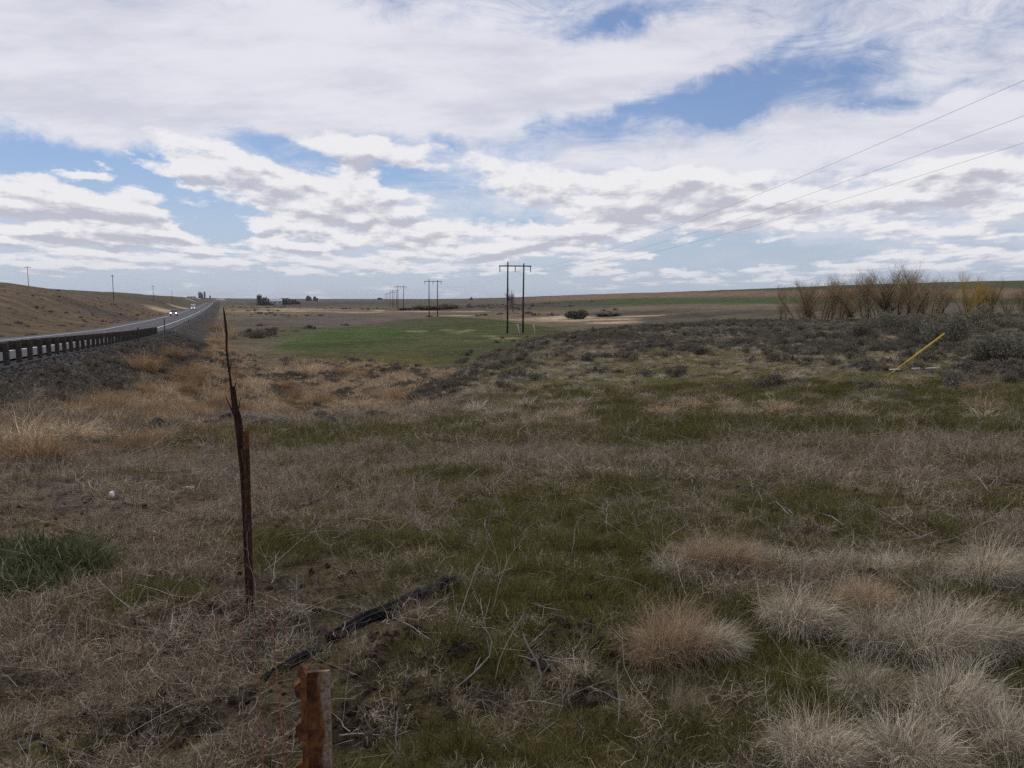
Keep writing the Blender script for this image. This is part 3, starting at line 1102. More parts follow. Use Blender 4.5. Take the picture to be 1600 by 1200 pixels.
def pickup(loc, rz, label):
    r0 = empty('pickup_truck', loc, rz)      # front faces local -y
    W = 1.0
    body = MB()
    body.add(*prism([(-2.75, .55), (-2.80, .95), (-2.6, 1.13), (-1.2, 1.22), (-1.1, 1.25), (2.75, 1.25), (2.8, .6), (2.75, .5), (-2.7, .5)], -W, W))
    body.build('body', M_carblack, r0, bevel=.05)
    cab = MB()
    cab.add(*prism([(-1.15, 1.22), (-.45, 1.86), (.95, 1.88), (1.2, 1.24)], -W * .86, W * .86))
    cab.build('cab', M_carblack, r0, bevel=.05)
    g = MB()
    g.add([(-.74, -1.12, 1.27), (.74, -1.12, 1.27), (.68, -.50, 1.83), (-.68, -.50, 1.83)], [(0, 1, 2, 3)])
    g.add([(-.872, -1.0, 1.28), (-.872, 1.05, 1.28), (-.872, .85, 1.8), (-.872, -.4, 1.8)], [(0, 1, 2, 3)])
    g.add([(.872, -1.0, 1.28), (.872, 1.05, 1.28), (.872, .85, 1.8), (.872, -.4, 1.8)], [(3, 2, 1, 0)])
    g.build('window', M_glass, r0)
    t = MB()
    t.box((0, -2.82, .88), (1.1, .06, .30))
    t.build('grille', M_chrome, r0)
    t = MB()
    t.box((0, -2.88, .58), (2.0, .2, .22))
    t.build('bumper', M_chrome, r0, bevel=.03)
    for sx in (-1, 1):
        h = MB()
        h.box((sx * .79, -2.83, .93), (.42, .08, .30))
        h.build('headlight', M_head, r0, bevel=.02)
        mi = MB()
        mi.box((sx * 1.13, -.9, 1.35), (.22, .1, .26))
        mi.build('mirror', M_carblack, r0, bevel=.02)
        for wy in (-1.8, 1.75):
            w = MB()
            w.tube([(sx * .78, wy, .39), (sx * 1.02, wy, .39)], .39, 18)
            wo = w.build('wheel', M_black, r0)
            rr_ = MB()
            rr_.tube([(sx * 1.0, wy, .39), (sx * 1.03, wy, .39)], .22, 12)
            rr_.build('rim', M_chrome, wo)
    tag(r0, label, 'pickup truck')
    return r0


def box_truck(loc, rz, label):
    r0 = empty('box_truck', loc, rz)
    m = MB()
    m.add(*prism([(-3.2, .6), (-3.3, 1.5), (-2.6, 1.75), (-2.1, 2.6), (-1.2, 2.7), (-1.2, .6)], -1.15, 1.15))
    m.build('cab', M_carwhite, r0, bevel=.05)
    m = MB()
    m.add([(-1.0, -2.62, 1.80), (1.0, -2.62, 1.80), (.95, -2.16, 2.52), (-.95, -2.16, 2.52)], [(0, 1, 2, 3)])
    m.build('window', M_glass, r0)
    m = MB()
    m.box((0, 2.0, 2.15), (2.4, 6.2, 2.7))
    m.build('cargo_box', M_carwhite, r0, bevel=.04)
    for sx in (-1, 1):
        h = MB()
        h.box((sx * .9, -3.28, 1.05), (.3, .08, .25))
        h.build('headlight', M_head, r0)
        for wy in (-2.2, 3.2):
            w = MB()
            w.tube([(sx * .85, wy, .48), (sx * 1.15, wy, .48)], .48, 16)
            w.build('wheel', M_black, r0)
    tag(r0, label, 'truck')


RZ = math.atan(.362)
pk = rp(300, -8.7, .01)
pko = pickup(pk, RZ, 'dark oncoming pickup truck with both headlights lit')
pko.scale = (1.18, 1.18, 1.18)
box_truck(rp(520, -8.8, .01), RZ, 'white oncoming truck far along the highway')

# ------------------------------------------------------------------ far buildings
M_bwhite = mat('white_siding', (.62, .62, .62), .7, .08, 1)
M_roof = mat('metal_roof', (.45, .45, .47), .6, .1, 1)
M_win = mat('window_dark', (.04, .045, .05), .2, .1, 1)
M_silo = mat('silo_metal', (.16, .17, .20), .5, .15, .5)


def house(px, Z, w, d, h, rh, rz, label, cat='farm building', roofm=None, name='farm_building', group='white farm buildings in the far distance', sink=0):
    X = (px - 800) / F * Z
    r0 = empty(name, (X, Z, gz(X, Z) - sink), rz)
    m = MB()
    m.add(*prism([(-d / 2, -1), (-d / 2, h), (0, h + rh - .1), (d / 2, h), (d / 2, -1)], -w / 2, w / 2))
    m.build('wall', M_bwhite, r0)
    m = MB()
    for s_ in (-1, 1):
        P = [(-w / 2 - .4, s_ * (d / 2 + .5), h - .25 + .02), (w / 2 + .4, s_ * (d / 2 + .5), h - .25 + .02), (w / 2 + .4, 0, h + rh), (-w / 2 - .4, 0, h + rh)]
        m.add(P + [(a, b, c + .2) for a, b, c in P], [(0, 1, 2, 3), (7, 6, 5, 4), (0, 4, 5, 1), (1, 5, 6, 2), (2, 6, 7, 3), (3, 7, 4, 0)])
    m.build('roof', roofm or M_roof, r0)
    for k in range(3):
        m = MB()
        m.box((-w / 3 + k * w / 3, -d / 2 - .04, h * .5), (w * .12, .1, h * .35))
        m.build('window', M_win, r0)
    tag(r0, label, cat, group)


house(432, 1050, 17, 9, 4.5, 3, .25, 'pale farm building among the dark trees at the poplars', sink=0)
house(422, 1090, 9, 7, 4.0, 2.5, -.2, 'small pale shed between the poplars and the larger farm building')
house(489.5, 1900, 8, 7, 4, 2, .1, 'upper tiny white building of the farthest farm, between two trees', sink=1)
house(498, 1880, 6, 6, 4, 2, .5, 'tiny white building right of the farthest farm trees', sink=3)
house(302, 1350, 13, 6, 2.6, 1.2, .2, 'long low white building left of the road under the grain towers')
house(347, 1650, 16, 6, 2.6, 1.2, .1, 'long low white building by the vanishing end of the road')
house(314, 1500, 4, 4, 2, 1, .1, 'tiny white shed between the two long low buildings')


def tower(px, Z, r, h, label, name='grain_tower'):
    X = (px - 800) / F * Z
    r0 = empty(name, (X, Z, gz(X, Z)), 0)
    m = MB()
    m.tube([(0, 0, -2), (0, 0, h)], r, 16)
    m.build('barrel', M_silo, r0, True)
    m = MB()
    m.tube([(0, 0, h), (0, 0, h + r * .6)], [r * 1.04, r * .1], 16)
    m.build('roof', M_silo, r0)
    tag(r0, label, 'grain silo', 'grain silos at the end of the road')


tower(315.5, 2300, 5.0, 16, 'broad grain silo on the skyline left of the road end')
tower(318.5, 2320, 3.0, 13, 'small grain silo leaning on the side of the broad one')
tower(322.5, 2300, 2.6, 19, 'tallest slim grain silo on the skyline')
tower(331, 2400, 2.4, 8, 'short grain silo right of the tall slim one')


# ------------------------------------------------------------------ vegetation: blades, twigs, leaves
def blades(n, R0, L, th0, curve, width, seg=4, outward=0.7, wind=0.0, seed=1, floor_=0.0, curl=0.0, tip=.15, power=.6, sq=(1, 1), wob=.10):
    """n curved ribbons from a disc of radius R0; th0 = start angle from vertical (min, max)"""
    g = np.random.default_rng(seed)
    ra = g.random(n) * 2 * math.pi
    rr = R0 * g.random(n) ** power
    bx, by = rr * np.cos(ra) * sq[0], rr * np.sin(ra) * sq[1]
    az = ra + (g.random(n) - .5) * 2 * math.pi * (1 - outward)
    dx, dy = np.cos(az) + wind, np.sin(az) + wind * -.15
    nn = np.hypot(dx, dy) + 1e-6
    dx, dy = dx / nn, dy / nn
    ln = L[0] + (L[1] - L[0]) * g.random(n)
    frac = rr / max(R0, 1e-6)
    t0 = th0[0] + (th0[1] - th0[0]) * (g.random(n) * .5 + frac * .5)
    cv = curve[0] + (curve[1] - curve[0]) * g.random(n)
    side = (g.random(n) - .5) * curl
    w = width * (.6 + .8 * g.random(n))
    tw = (g.random(n) - .5) * 1.6
    px_, py_, pz_ = bx.copy(), by.copy(), np.zeros(n)
    V = np.zeros((n, seg + 1, 2, 3))
    azc = np.arctan2(dy, dx)
    for k in range(seg + 1):
        t = k / seg
        th = np.clip(t0 + cv * t + g.normal(0, wob, n), 0, 2.9)
        a = azc + side * t + g.normal(0, wob * 1.5, n)
        wx, wy = -np.sin(a) * np.cos(tw), np.cos(a) * np.cos(tw)
        wz = np.sin(tw) * .8
        ww = w * (1 - (1 - tip) * t) * .5
        V[:, k, 0] = np.stack([px_ - wx * ww, py_ - wy * ww, pz_ - wz * ww], 1)
        V[:, k, 1] = np.stack([px_ + wx * ww, py_ + wy * ww, pz_ + wz * ww], 1)
        st = ln / seg
        px_ = px_ + np.cos(a) * np.sin(th) * st
        py_ = py_ + np.sin(a) * np.sin(th) * st
        pz_ = np.maximum(pz_ + np.cos(th) * st, floor_ * (k > 0))
    base = np.arange(n)[:, None] * (seg + 1) * 2
    q = []
    for k in range(seg):
        q.append(base + np.array([[2 * k, 2 * k + 1, 2 * k + 3, 2 * k + 2]]))
    Fq = np.stack(q, 1).reshape(-1, 4)
    tone = np.repeat(g.random(n), (seg + 1) * 2)
    return V.reshape(-1, 3), Fq, tone


def join(parts):
    V, Fq, Tn, o = [], [], [], 0
    for v, f, t in parts:
        V.append(v)
        Fq.append(f + o)
        Tn.append(t)
        o += len(v)
    return np.concatenate(V), np.concatenate(Fq), np.concatenate(Tn)


def veg_mesh(name, parts, m):
    V, Fq, Tn = join(parts)
    me = mesh_np(name, V, Fq)
    a = me.attributes.new('tone', 'FLOAT', 'POINT')
    a.data.foreach_set('value', Tn.astype(np.float32))
    me.materials.append(m)
    return me


def sticks(paths, rads, seed=0):
    """paths (n, k, 3) -> three sided tapered tubes"""
    P = np.asarray(paths, float)
    n, k, _ = P.shape
    Rr = np.asarray(rads, float)
    if Rr.ndim == 1:
        Rr = Rr[:, None] * np.linspace(1, .35, k)[None, :]
    T = np.gradient(P, axis=1)
    T /= np.linalg.norm(T, axis=2, keepdims=True) + 1e-9
    ref = np.array([.31, .52, .79])
    U = np.cross(T, ref)
    U /= np.linalg.norm(U, axis=2, keepdims=True) + 1e-9
    W = np.cross(T, U)
    V = np.zeros((n, k, 3, 3))
    for q in range(3):
        a = 2 * math.pi * q / 3
        V[:, :, q] = P + (U * math.cos(a) + W * math.sin(a)) * Rr[..., None]
    base = np.arange(n)[:, None, None] * k * 3
    i = np.arange(k - 1)[None, :, None] * 3
    q = np.arange(3)[None, None, :]
    q2 = (q + 1) % 3
    Fq = np.stack([base + i + q, base + i + q2, base + i + 3 + q2, base + i + 3 + q], -1).reshape(-1, 4)
    tone = np.repeat(np.random.default_rng(seed).random(n), k * 3)
    return V.reshape(-1, 3), Fq, tone


def branchy(seed, L, n_side, rad, up=1.0, spread=.8, k=6, lying=False):
    """a dead forb: crooked main stem with side twigs"""
    g = np.random.default_rng(seed)

    def path(p0, d0, ln, k, wob):
        p, d = np.array(p0, float), np.array(d0, float)
        out = [p.copy()]
        for i in range(k - 1):
            d = d + g.normal(0, wob, 3)
            d /= np.linalg.norm(d)
            p = p + d * ln / (k - 1)
            out.append(p.copy())
        return np.array(out), d
    a = g.random() * 2 * math.pi
    d0 = (math.cos(a) * (1 - up) + g.normal(0, .1), math.sin(a) * (1 - up) + g.normal(0, .1), up)
    main, _ = path((0, 0, 0.0), d0, L, k, .16)
    P, Rd = [main], [rad]
    for i in range(n_side):
        t = g.uniform(.25, .95)
        f = t * (k - 1)
        j = int(f)
        p0 = main[j] + (main[min(j + 1, k - 1)] - main[j]) * (f - j)
        md = main[min(j + 1, k - 1)] - main[max(j - 1, 0)]
        md /= np.linalg.norm(md)
        d = md + g.normal(0, spread, 3)
        if not lying:
            d[2] = abs(d[2])
        d /= np.linalg.norm(d)
        q, _ = path(p0, d, L * g.uniform(.18, .45) * (1.15 - t * .5), k, .2)
        P.append(q)
        Rd.append(rad * .55)
    P = np.array(P)
    if lying:
        P[..., 2] = np.maximum(np.abs(P[..., 2]), .004)
    return sticks(P, np.array(Rd), seed)


def leaf_dome(n, size, leaf, seed, hgt=1.0, lumps=9, twigs=60):
    """shrub crown: leaf clusters spread over several overlapping lobes; returns leaves"""
    g = np.random.default_rng(seed)
    c = np.stack([g.normal(0, .42, lumps), g.normal(0, .42, lumps), g.uniform(.35, .8, lumps)], 1)
    c[:, 2] -= .45 * np.hypot(c[:, 0], c[:, 1]) * .6
    rad = g.uniform(.28, .48, lumps)
    w = g.integers(0, lumps, n)
    d = g.normal(0, 1, (n, 3))
    d /= np.linalg.norm(d, axis=1, keepdims=True)
    rr = rad[w] * g.random(n) ** .35
    p = c[w] + d * rr[:, None]
    p[:, 2] = np.abs(p[:, 2]) * hgt
    p *= size
    u = g.normal(0, 1, (n, 3))
    u[:, 2] += .7
    u /= np.linalg.norm(u, axis=1, keepdims=True)
    v = np.cross(u, g.normal(0, 1, (n, 3)))
    v /= np.linalg.norm(v, axis=1, keepdims=True)
    ll = leaf * g.uniform(.6, 1.5, n)[:, None]
    V = np.stack([p - v * ll * .22, p + v * ll * .22, p + u * ll + v * ll * .16, p + u * ll - v * ll * .16], 1)
    Fq = np.arange(n * 4).reshape(-1, 4)
    tone = np.repeat(g.random(n), 4)
    # twigs from the root to the crown
    k = 4
    tgt = c[g.integers(0, lumps, twigs)] + g.normal(0, .3, (twigs, 3))
    tgt[:, 2] = np.abs(tgt[:, 2]) * hgt
    tgt *= size
    P = np.zeros((twigs, k, 3))
    for i in range(k):
        t = i / (k - 1)
        P[:, i] = tgt * t
        P[:, i, :2] *= .75 + .25 * t
    P[:, 1:3] += g.normal(0, .03 * size, (twigs, 2, 3))
    return (V.reshape(-1, 3), Fq, tone), sticks(P, g.uniform(.006, .014, twigs) * size, seed)


# palettes (albedo)
M_thatch = blade_mat('thatch', [(.070, .051, .034), (.165, .125, .086), (.50, .415, .305)], .25)
M_dry = blade_mat('dry_grass', [(.085, .064, .038), (.21, .165, .105), (.50, .42, .29)], .22)
M_pale = blade_mat('pale_bunchgrass', [(.10, .080, .056), (.30, .25, .175), (.76, .66, .50)], .15)
M_brownb = blade_mat('brown_bunchgrass', [(.12, .080, .048), (.30, .21, .13), (.60, .46, .30)], .15)
M_green = blade_mat('green_grass', [(.062, .056, .014), (.096, .084, .024), (.20, .17, .075)], .25)
M_greenw = blade_mat('green_weed', [(.055, .060, .028), (.080, .086, .040), (.15, .15, .085)], .2)
M_reed = blade_mat('reed', [(.14, .098, .058), (.34, .25, .155), (.74, .59, .40)], .25)
M_orange = blade_mat('rusty_shrub_grass', [(.125, .075, .040), (.255, .160, .086), (.47, .34, .20)], .25)
M_sage = blade_mat('sagebrush_leaf', [(.105, .098, .066), (.17, .158, .108), (.27, .245, .175)], .22)
M_sageb = blade_mat('brown_sagebrush', [(.080, .066, .050), (.125, .105, .080), (.19, .165, .125)], .25)
M_twig = blade_mat('twig_bark', [(.07, .058, .048), (.11, .095, .08), (.15, .13, .11)], .2, 0)
M_pstick = blade_mat('bleached_stalk', [(.20, .175, .14), (.34, .30, .25), (.46, .42, .36)], .2, 0)
M_dstick = blade_mat('dark_stalk', [(.045, .035, .030), (.07, .056, .047), (.11, .09, .075)], .2, 0)
M_willow = blade_mat('willow_twig', [(.17, .120, .068), (.26, .19, .108), (.36, .27, .16)], .12, 0)
M_willowy = blade_mat('yellow_willow_twig', [(.30, .20, .055), (.42, .28, .075), (.52, .36, .11)], .12, 0)
M_bark = blade_mat('willow_bark', [(.040, .030, .024), (.060, .048, .038), (.08, .065, .052)], .1, 0)
M_fartree = blade_mat('far_tree_twig', [(.11, .097, .09), (.15, .135, .12), (.20, .18, .155)], .15, 0)


def proto(me):
    """template used by a scatter, not linked to the scene"""
    return bpy.data.objects.new(me.name, me)


def scatter(name, P, scl, templates, label, tilt=.12, yaw=None, seed=0):
    """one object of kind stuff: templates instanced on points"""
    g = np.random.default_rng(seed + 11)
    n = len(P)
    me = bpy.data.meshes.new(name)
    me.vertices.add(n)
    me.vertices.foreach_set('co', np.asarray(P, np.float32).ravel())
    a = me.attributes.new('pick', 'INT', 'POINT')
    a.data.foreach_set('value', g.integers(0, len(templates), n).astype(np.int32))
    rot = np.zeros((n, 3), np.float32)
    rot[:, 0] = g.normal(0, tilt, n)
    rot[:, 1] = g.normal(0, tilt, n)
    rot[:, 2] = g.random(n) * 2 * math.pi if yaw is None else g.normal(yaw[0], yaw[1], n)
    a = me.attributes.new('turn', 'FLOAT_VECTOR', 'POINT')
    a.data.foreach_set('vector', rot.ravel())
    a = me.attributes.new('size', 'FLOAT', 'POINT')
    a.data.foreach_set('value', np.asarray(scl, np.float32))
    o = bpy.data.objects.new(name, me)
    COL.objects.link(o)
    ng = bpy.data.node_groups.new(name, 'GeometryNodeTree')
    ng.interface.new_socket('Geometry', in_out='INPUT', socket_type='NodeSocketGeometry')
    ng.interface.new_socket('Geometry', in_out='OUTPUT', socket_type='NodeSocketGeometry')
    N = ng.nodes
    gi, go = N.new('NodeGroupInput'), N.new('NodeGroupOutput')
    iop = N.new('GeometryNodeInstanceOnPoints')
    jn = N.new('GeometryNodeJoinGeometry')
    for t in templates:
        oi = N.new('GeometryNodeObjectInfo')
        oi.inputs['Object'].default_value = t
        oi.inputs['As Instance'].default_value = True
        ng.links.new(oi.outputs['Geometry'], jn.inputs[0])

    def attr(nm, typ):
        q = N.new('GeometryNodeInputNamedAttribute')
        q.data_type = typ
        q.inputs['Name'].default_value = nm
        return q.outputs[0]
    ng.links.new(gi.outputs[0], iop.inputs['Points'])
    ng.links.new(jn.outputs[0], iop.inputs['Instance'])
    iop.inputs['Pick Instance'].default_value = True
    ng.links.new(attr('pick', 'INT'), iop.inputs['Instance Index'])
    er = N.new('FunctionNodeEulerToRotation')
    ng.links.new(attr('turn', 'FLOAT_VECTOR'), er.inputs[0])
    ng.links.new(er.outputs[0], iop.inputs['Rotation'])
    ng.links.new(attr('size', 'FLOAT'), iop.inputs['Scale'])
    ng.links.new(iop.outputs[0], go.inputs[0])
    md = o.modifiers.new('scatter', 'NODES')
    md.node_group = ng
    return tag(o, label, kind='stuff')


def wedge(r0, r1, n, a0=-.60, a1=.60, seed=0):
    """uniform points of the ground between two distances inside the field of view"""
    g = np.random.default_rng(seed + 100)
    r = np.sqrt(g.uniform(r0 * r0, r1 * r1, n))
    a = g.uniform(a0, a1, n)
    return r * np.sin(a), r * np.cos(a), g


def on_ground(x, y, dz=0.0):
    return np.stack([x, y, terrain(x, y) + dz], 1)


def off_road(x, y):
    d = road_d(x, y)
    return (d > 1.2) | (d < -14.5)


def gravel_w(x, y):
    d = road_d(x, y)
    return (d > -1) & (d < bank_w(y) + (fbm(x * .3, y * .3, 3) - .5) * 3 - .3)


# --- templates
T_thatch = [proto(veg_mesh('thatch_tuft', [blades(80, .20, (.08, .26), (1.05, 1.55), (-.5, .5), .0046, 4, .1, 0, 20 + i, .004, 1.2, wob=.38),
                                           blades(14, .14, (.06, .20), (.1, .9), (.1, 1.0), .0036, 3, .3, 0, 40 + i)], M_thatch)) for i in range(5)]
T_dry = [proto(veg_mesh('dry_tuft', [blades(80, .09, (.06, .21), (.05, 1.0), (.3, 1.8), .0034, 4, .4, .1, 60 + i, wob=.25)], M_dry)) for i in range(4)]
T_green = [proto(veg_mesh('green_tuft', [blades(120, .11, (.025, .075), (.05, .9), (.1, .9), .0032, 2, .4, 0, 80 + i)], M_green)) for i in range(4)]
T_greenl = [proto(veg_mesh('green_long_tuft', [blades(60, .06, (.07, .17), (.05, .8), (.2, 1.1), .0042, 3, .6, 0, 90 + i)], M_green)) for i in range(3)]
T_weed = [proto(veg_mesh('weed_tuft', [blades(70, .12, (.05, .16), (.2, 1.0), (0, .9), .009, 3, .5, 0, 95 + i, tip=.5)], M_greenw)) for i in range(3)]
T_stick = [proto(veg_mesh('stick', [branchy(110 + i, .32 + .05 * i, 2 + i % 4, .0019, .12, .7, 6, True)], M_pstick)) for i in range(7)]
T_dstick = [proto(veg_mesh('dark_stick', [branchy(130 + i, .26, 5, .0018, .8, .5, 5)], M_dstick)) for i in range(4)]
T_forb = [proto(veg_mesh('standing_stalk', [branchy(150 + i, .38, 4, .0018, .95, .35, 5)], M_pstick)) for i in range(4)]
T_bunch = [proto(veg_mesh('bunch', [blades(210, .13, (.22, .44), (.0, .8), (1.4, 2.6), .0065, 5, .5, .35, 170 + i, curl=.9, wob=.2)], M_pale)) for i in range(4)]
T_bunchd = [proto(veg_mesh('dry_bunch', [blades(170, .13, (.16, .36), (.0, .9), (1.2, 2.5), .0075, 5, .5, .3, 180 + i, curl=.9, wob=.2)], M_dry)) for i in range(4)]
T_reed = [proto(veg_mesh('reed_tuft', [blades(42, .28, (.35, .95), (.02, .6), (.3, 2.2), .030, 5, .4, .4, 190 + i, curl=1.2, wob=.2)], M_reed)) for i in range(4)]
T_org = [proto(veg_mesh('rusty_tuft', [blades(260, .34, (.3, .8), (.02, .85), (.3, 1.8), .011, 4, .5, .25, 200 + i, curl=1.0, wob=.2)], M_orange)) for i in range(4)]


def shrub_proto(nm, ml, seed, size=.6, leaf=.045, n=1500, h=1.0, mt=None):
    lv, tw = leaf_dome(n, size, leaf, seed, h)
    return lv, tw


T_sage = [proto(veg_mesh('sagebrush_far', [leaf_dome(750, .62, .075, 220 + i, .9)[0]], M_sage)) for i in range(4)]
T_sageb = [proto(veg_mesh('brown_brush_far', [leaf_dome(650, .60, .080, 230 + i, .8)[0]], M_sageb)) for i in range(4)]
T_low = [proto(veg_mesh('low_brush', [leaf_dome(300, .40, .07, 240 + i, .6)[0]], M_sageb)) for i in range(3)]

# --- ground cover near the camera
moss_f = lambda x, y: wsum(MOSS, x, y) * .9
grass_f = lambda x, y: np.maximum(wsum(MOSS, x, y), wsum(GRASSY, x, y))


CLEAR = Patch(1385, 1060, 235, 125, .25, .3)


def thatch_cover():
    P, Sc = [], []
    for (r0, r1, n, s0) in ((1.4, 4, 2600, .52), (4, 8, 5200, .68), (8, 14, 5600, 1.0), (14, 27, 5600, 1.7)):
        x, y, g = wedge(r0, r1, n, seed=int(r0 * 10))
        gm = grass_f(x, y)
        clump = fbm(x * 1.3, y * 1.3, 3, .6)
        keep = (g.random(n) < np.clip((1.0 - gm * .93) * sstep(.40, .60, clump) + .06 * (1 - gm), 0, 1) * (1 - .85 * CLEAR.w(x, y))) & off_road(x, y) & ~gravel_w(x, y)
        x, y = x[keep], y[keep]
        P.append(on_ground(x, y, -.004))
        Sc.append(s0 * g.uniform(.6, 1.35, len(x)))
    scatter('dry_thatch', np.concatenate(P), np.concatenate(Sc), T_thatch, 'matted grey brown dry grass litter covering the foreground slope', .25, seed=1)


def dry_cover():
    P, Sc = [], []
    for (r0, r1, n, s0) in ((1.4, 5, 1100, .50), (5, 10, 2400, .68), (10, 27, 5600, 1.1)):
        x, y, g = wedge(r0, r1, n, seed=int(r0 * 10) + 5)
        gm = grass_f(x, y)
        clump = fbm(x * .8 + 20, y * .8, 3, .6)
        keep = (g.random(n) < np.clip(sstep(.42, .62, clump) * (1 - gm * .5) + .12, 0, 1) * (1 - .8 * CLEAR.w(x, y))) & off_road(x, y) & ~gravel_w(x, y)
        x, y = x[keep], y[keep]
        P.append(on_ground(x, y, -.006))
        Sc.append(s0 * g.uniform(.5, 1.3, len(x)))
    scatter('dry_grass', np.concatenate(P), np.concatenate(Sc), T_dry, 'short upright dry grass growing through the litter', .15, seed=2)


def green_cover():
    P, Sc = [], []
    for (r0, r1, n, s0) in ((1.4, 4, 2200, .75), (4, 8, 5000, 1.1), (8, 14, 5000, 1.7), (14, 30, 8000, 2.8)):
        x, y, g = wedge(r0, r1, n, seed=int(r0 * 10) + 9)
        gm = grass_f(x, y)
        keep = (g.random(n) < gm * .62 + (.08 + .28 * sstep(.45, .6, fbm(x * .7 + 30, y * .7, 3))) * (.15 + .85 * sstep(-.40, -.12, np.arctan2(x, y)))) & off_road(x, y) & ~gravel_w(x, y)
        x, y = x[keep], y[keep]
        P.append(on_ground(x, y, -.004))
        Sc.append(s0 * g.uniform(.6, 1.3, len(x)))
    scatter('green_grass', np.concatenate(P), np.concatenate(Sc), T_green, 'short mossy green grass in patches between the dry grass', .12, seed=3)
    x, y, g = wedge(1.6, 12, 2600, seed=77)
    gm = moss_f(x, y)
    cl = fbm(x * 2.2, y * 2.2, 3)
    keep = (g.random(2600) < gm * sstep(.45, .62, cl))
    scatter('green_tufts', on_ground(x[keep], y[keep], -.004), g.uniform(.6, 1.4, keep.sum()), T_greenl,
            'longer bright green grass blades in the mossy patches', .15, seed=4)
    q = Patch(70, 885, 85, 24, .4)
    x, y, g = wedge(4, 12, 16000, -.6, -.35, seed=78)
    w = q.w(x, y)
    keep = g.random(16000) < w * .13
    scatter('green_weeds', on_ground(x[keep], y[keep], -.004), g.uniform(.6, 1.3, keep.sum()), T_weed,
            'low leafy green weeds in a patch at the left edge', .15, seed=5)


def stick_cover():
    P, Sc = [], []
    for (r0, r1, n, s0) in ((1.5, 4, 200, .55), (4, 9, 750, .75), (9, 24, 2500, 1.1)):
        x, y, g = wedge(r0, r1, n, seed=int(r0 * 10) + 13)
        keep = (fbm(x * .6, y * .6 + 9, 3) + g.random(n) * .5 > .70) & off_road(x, y) & ~gravel_w(x, y)
        x, y = x[keep], y[keep]
        P.append(on_ground(x, y, .012))
        Sc.append(s0 * g.uniform(.5, 1.5, len(x)))
    scatter('bleached_stalks', np.concatenate(P), np.concatenate(Sc), T_stick, 'pale fallen weed stalks strewn over the grass', .22, seed=6)
    x, y, g = wedge(2.5, 22, 700, seed=21)
    ok = off_road(x, y) & ~gravel_w(x, y)
    scatter('standing_stalks', on_ground(x[ok], y[ok], -.01), g.uniform(.6, 1.2, ok.sum()), T_forb, 'thin pale dead stalks standing in the grass', .25, seed=7)
    x, y, g = wedge(2.5, 22, 600, seed=22)
    ok = off_road(x, y) & ~gravel_w(x, y)
    scatter('dark_stalks', on_ground(x[ok], y[ok], -.01), g.uniform(.6, 1.3, ok.sum()), T_dstick, 'thin dark dead stalks standing in the grass', .15, seed=8)


def clods():
    import bmesh
    ts = []
    for q in range(3):
        bm = bmesh.new()
        bmesh.ops.create_icosphere(bm, subdivisions=2, radius=.022)
        for v in bm.verts:
            v.co *= 1 + float(rng.normal(0, .16))
            v.co.z *= .7
        me = bpy.data.meshes.new('clod')
        bm.to_mesh(me)
        bm.free()
        me.materials.append(M_clod)
        ts.append(proto(me))
    x, y, g = wedge(1.5, 9, 40000, seed=91)
    w = wsum(SOIL, x, y) + .05 * (fbm(x * 1.3, y * 1.3, 3) < .42)
    keep = g.random(40000) < w * .7
    scatter('soil_clods', on_ground(x[keep], y[keep], -.002), g.uniform(.15, 1.25, keep.sum()) ** 2 + .1, ts, 'crumbly dark soil clods turned up between the grass', 1.0, seed=91)


def bank_stones():
    import bmesh
    ts = []
    for q in range(3):
        bm = bmesh.new()
        bmesh.ops.create_icosphere(bm, subdivisions=1, radius=.05)
        for v in bm.verts:
            v.co *= 1 + float(rng.normal(0, .2))
            v.co.z *= .7
        me = bpy.data.meshes.new('stone')
        bm.to_mesh(me)
        bm.free()
        me.materials.append(M_gravel)
        ts.append(proto(me))
    g = np.random.default_rng(5)
    n = 16000
    y = 16 + 100 * g.random(n) ** 1.6
    d = .4 + g.random(n) * (bank_w(y) + .6)
    x = XR(y) + d * .94
    y = y + d * .34
    scatter('bank_gravel', on_ground(x, y, 0), g.uniform(.25, 1.0, n) ** 2 + .15, ts, 'dark crushed rock on the slope of the road bank', 1.0, seed=92)
    n = 1500
    y = 18 + 90 * g.random(n) ** 1.4
    d = 1.2 + g.random(n) * (bank_w(y) - .6)
    x = XR(y) + d * .94
    y = y + d * .34
    scatter('bank_weeds', on_ground(x, y, -.02), g.uniform(.4, 1.3, n), T_dry + T_low[:1], 'sparse dry weeds rooted in the crushed rock of the road bank', .15, seed=93)


M_gravel = mat('crushed_rock', (.062, .055, .052), 1.0, .45, 20, .4, rnd=.45, spec=.05)
bank_stones()
M_clod = mat('soil_clod', (.060, .043, .031), 1.0, .4, 30, .5, rnd=.3, spec=.03)
clods()
thatch_cover()
dry_cover()
green_cover()
stick_cover()


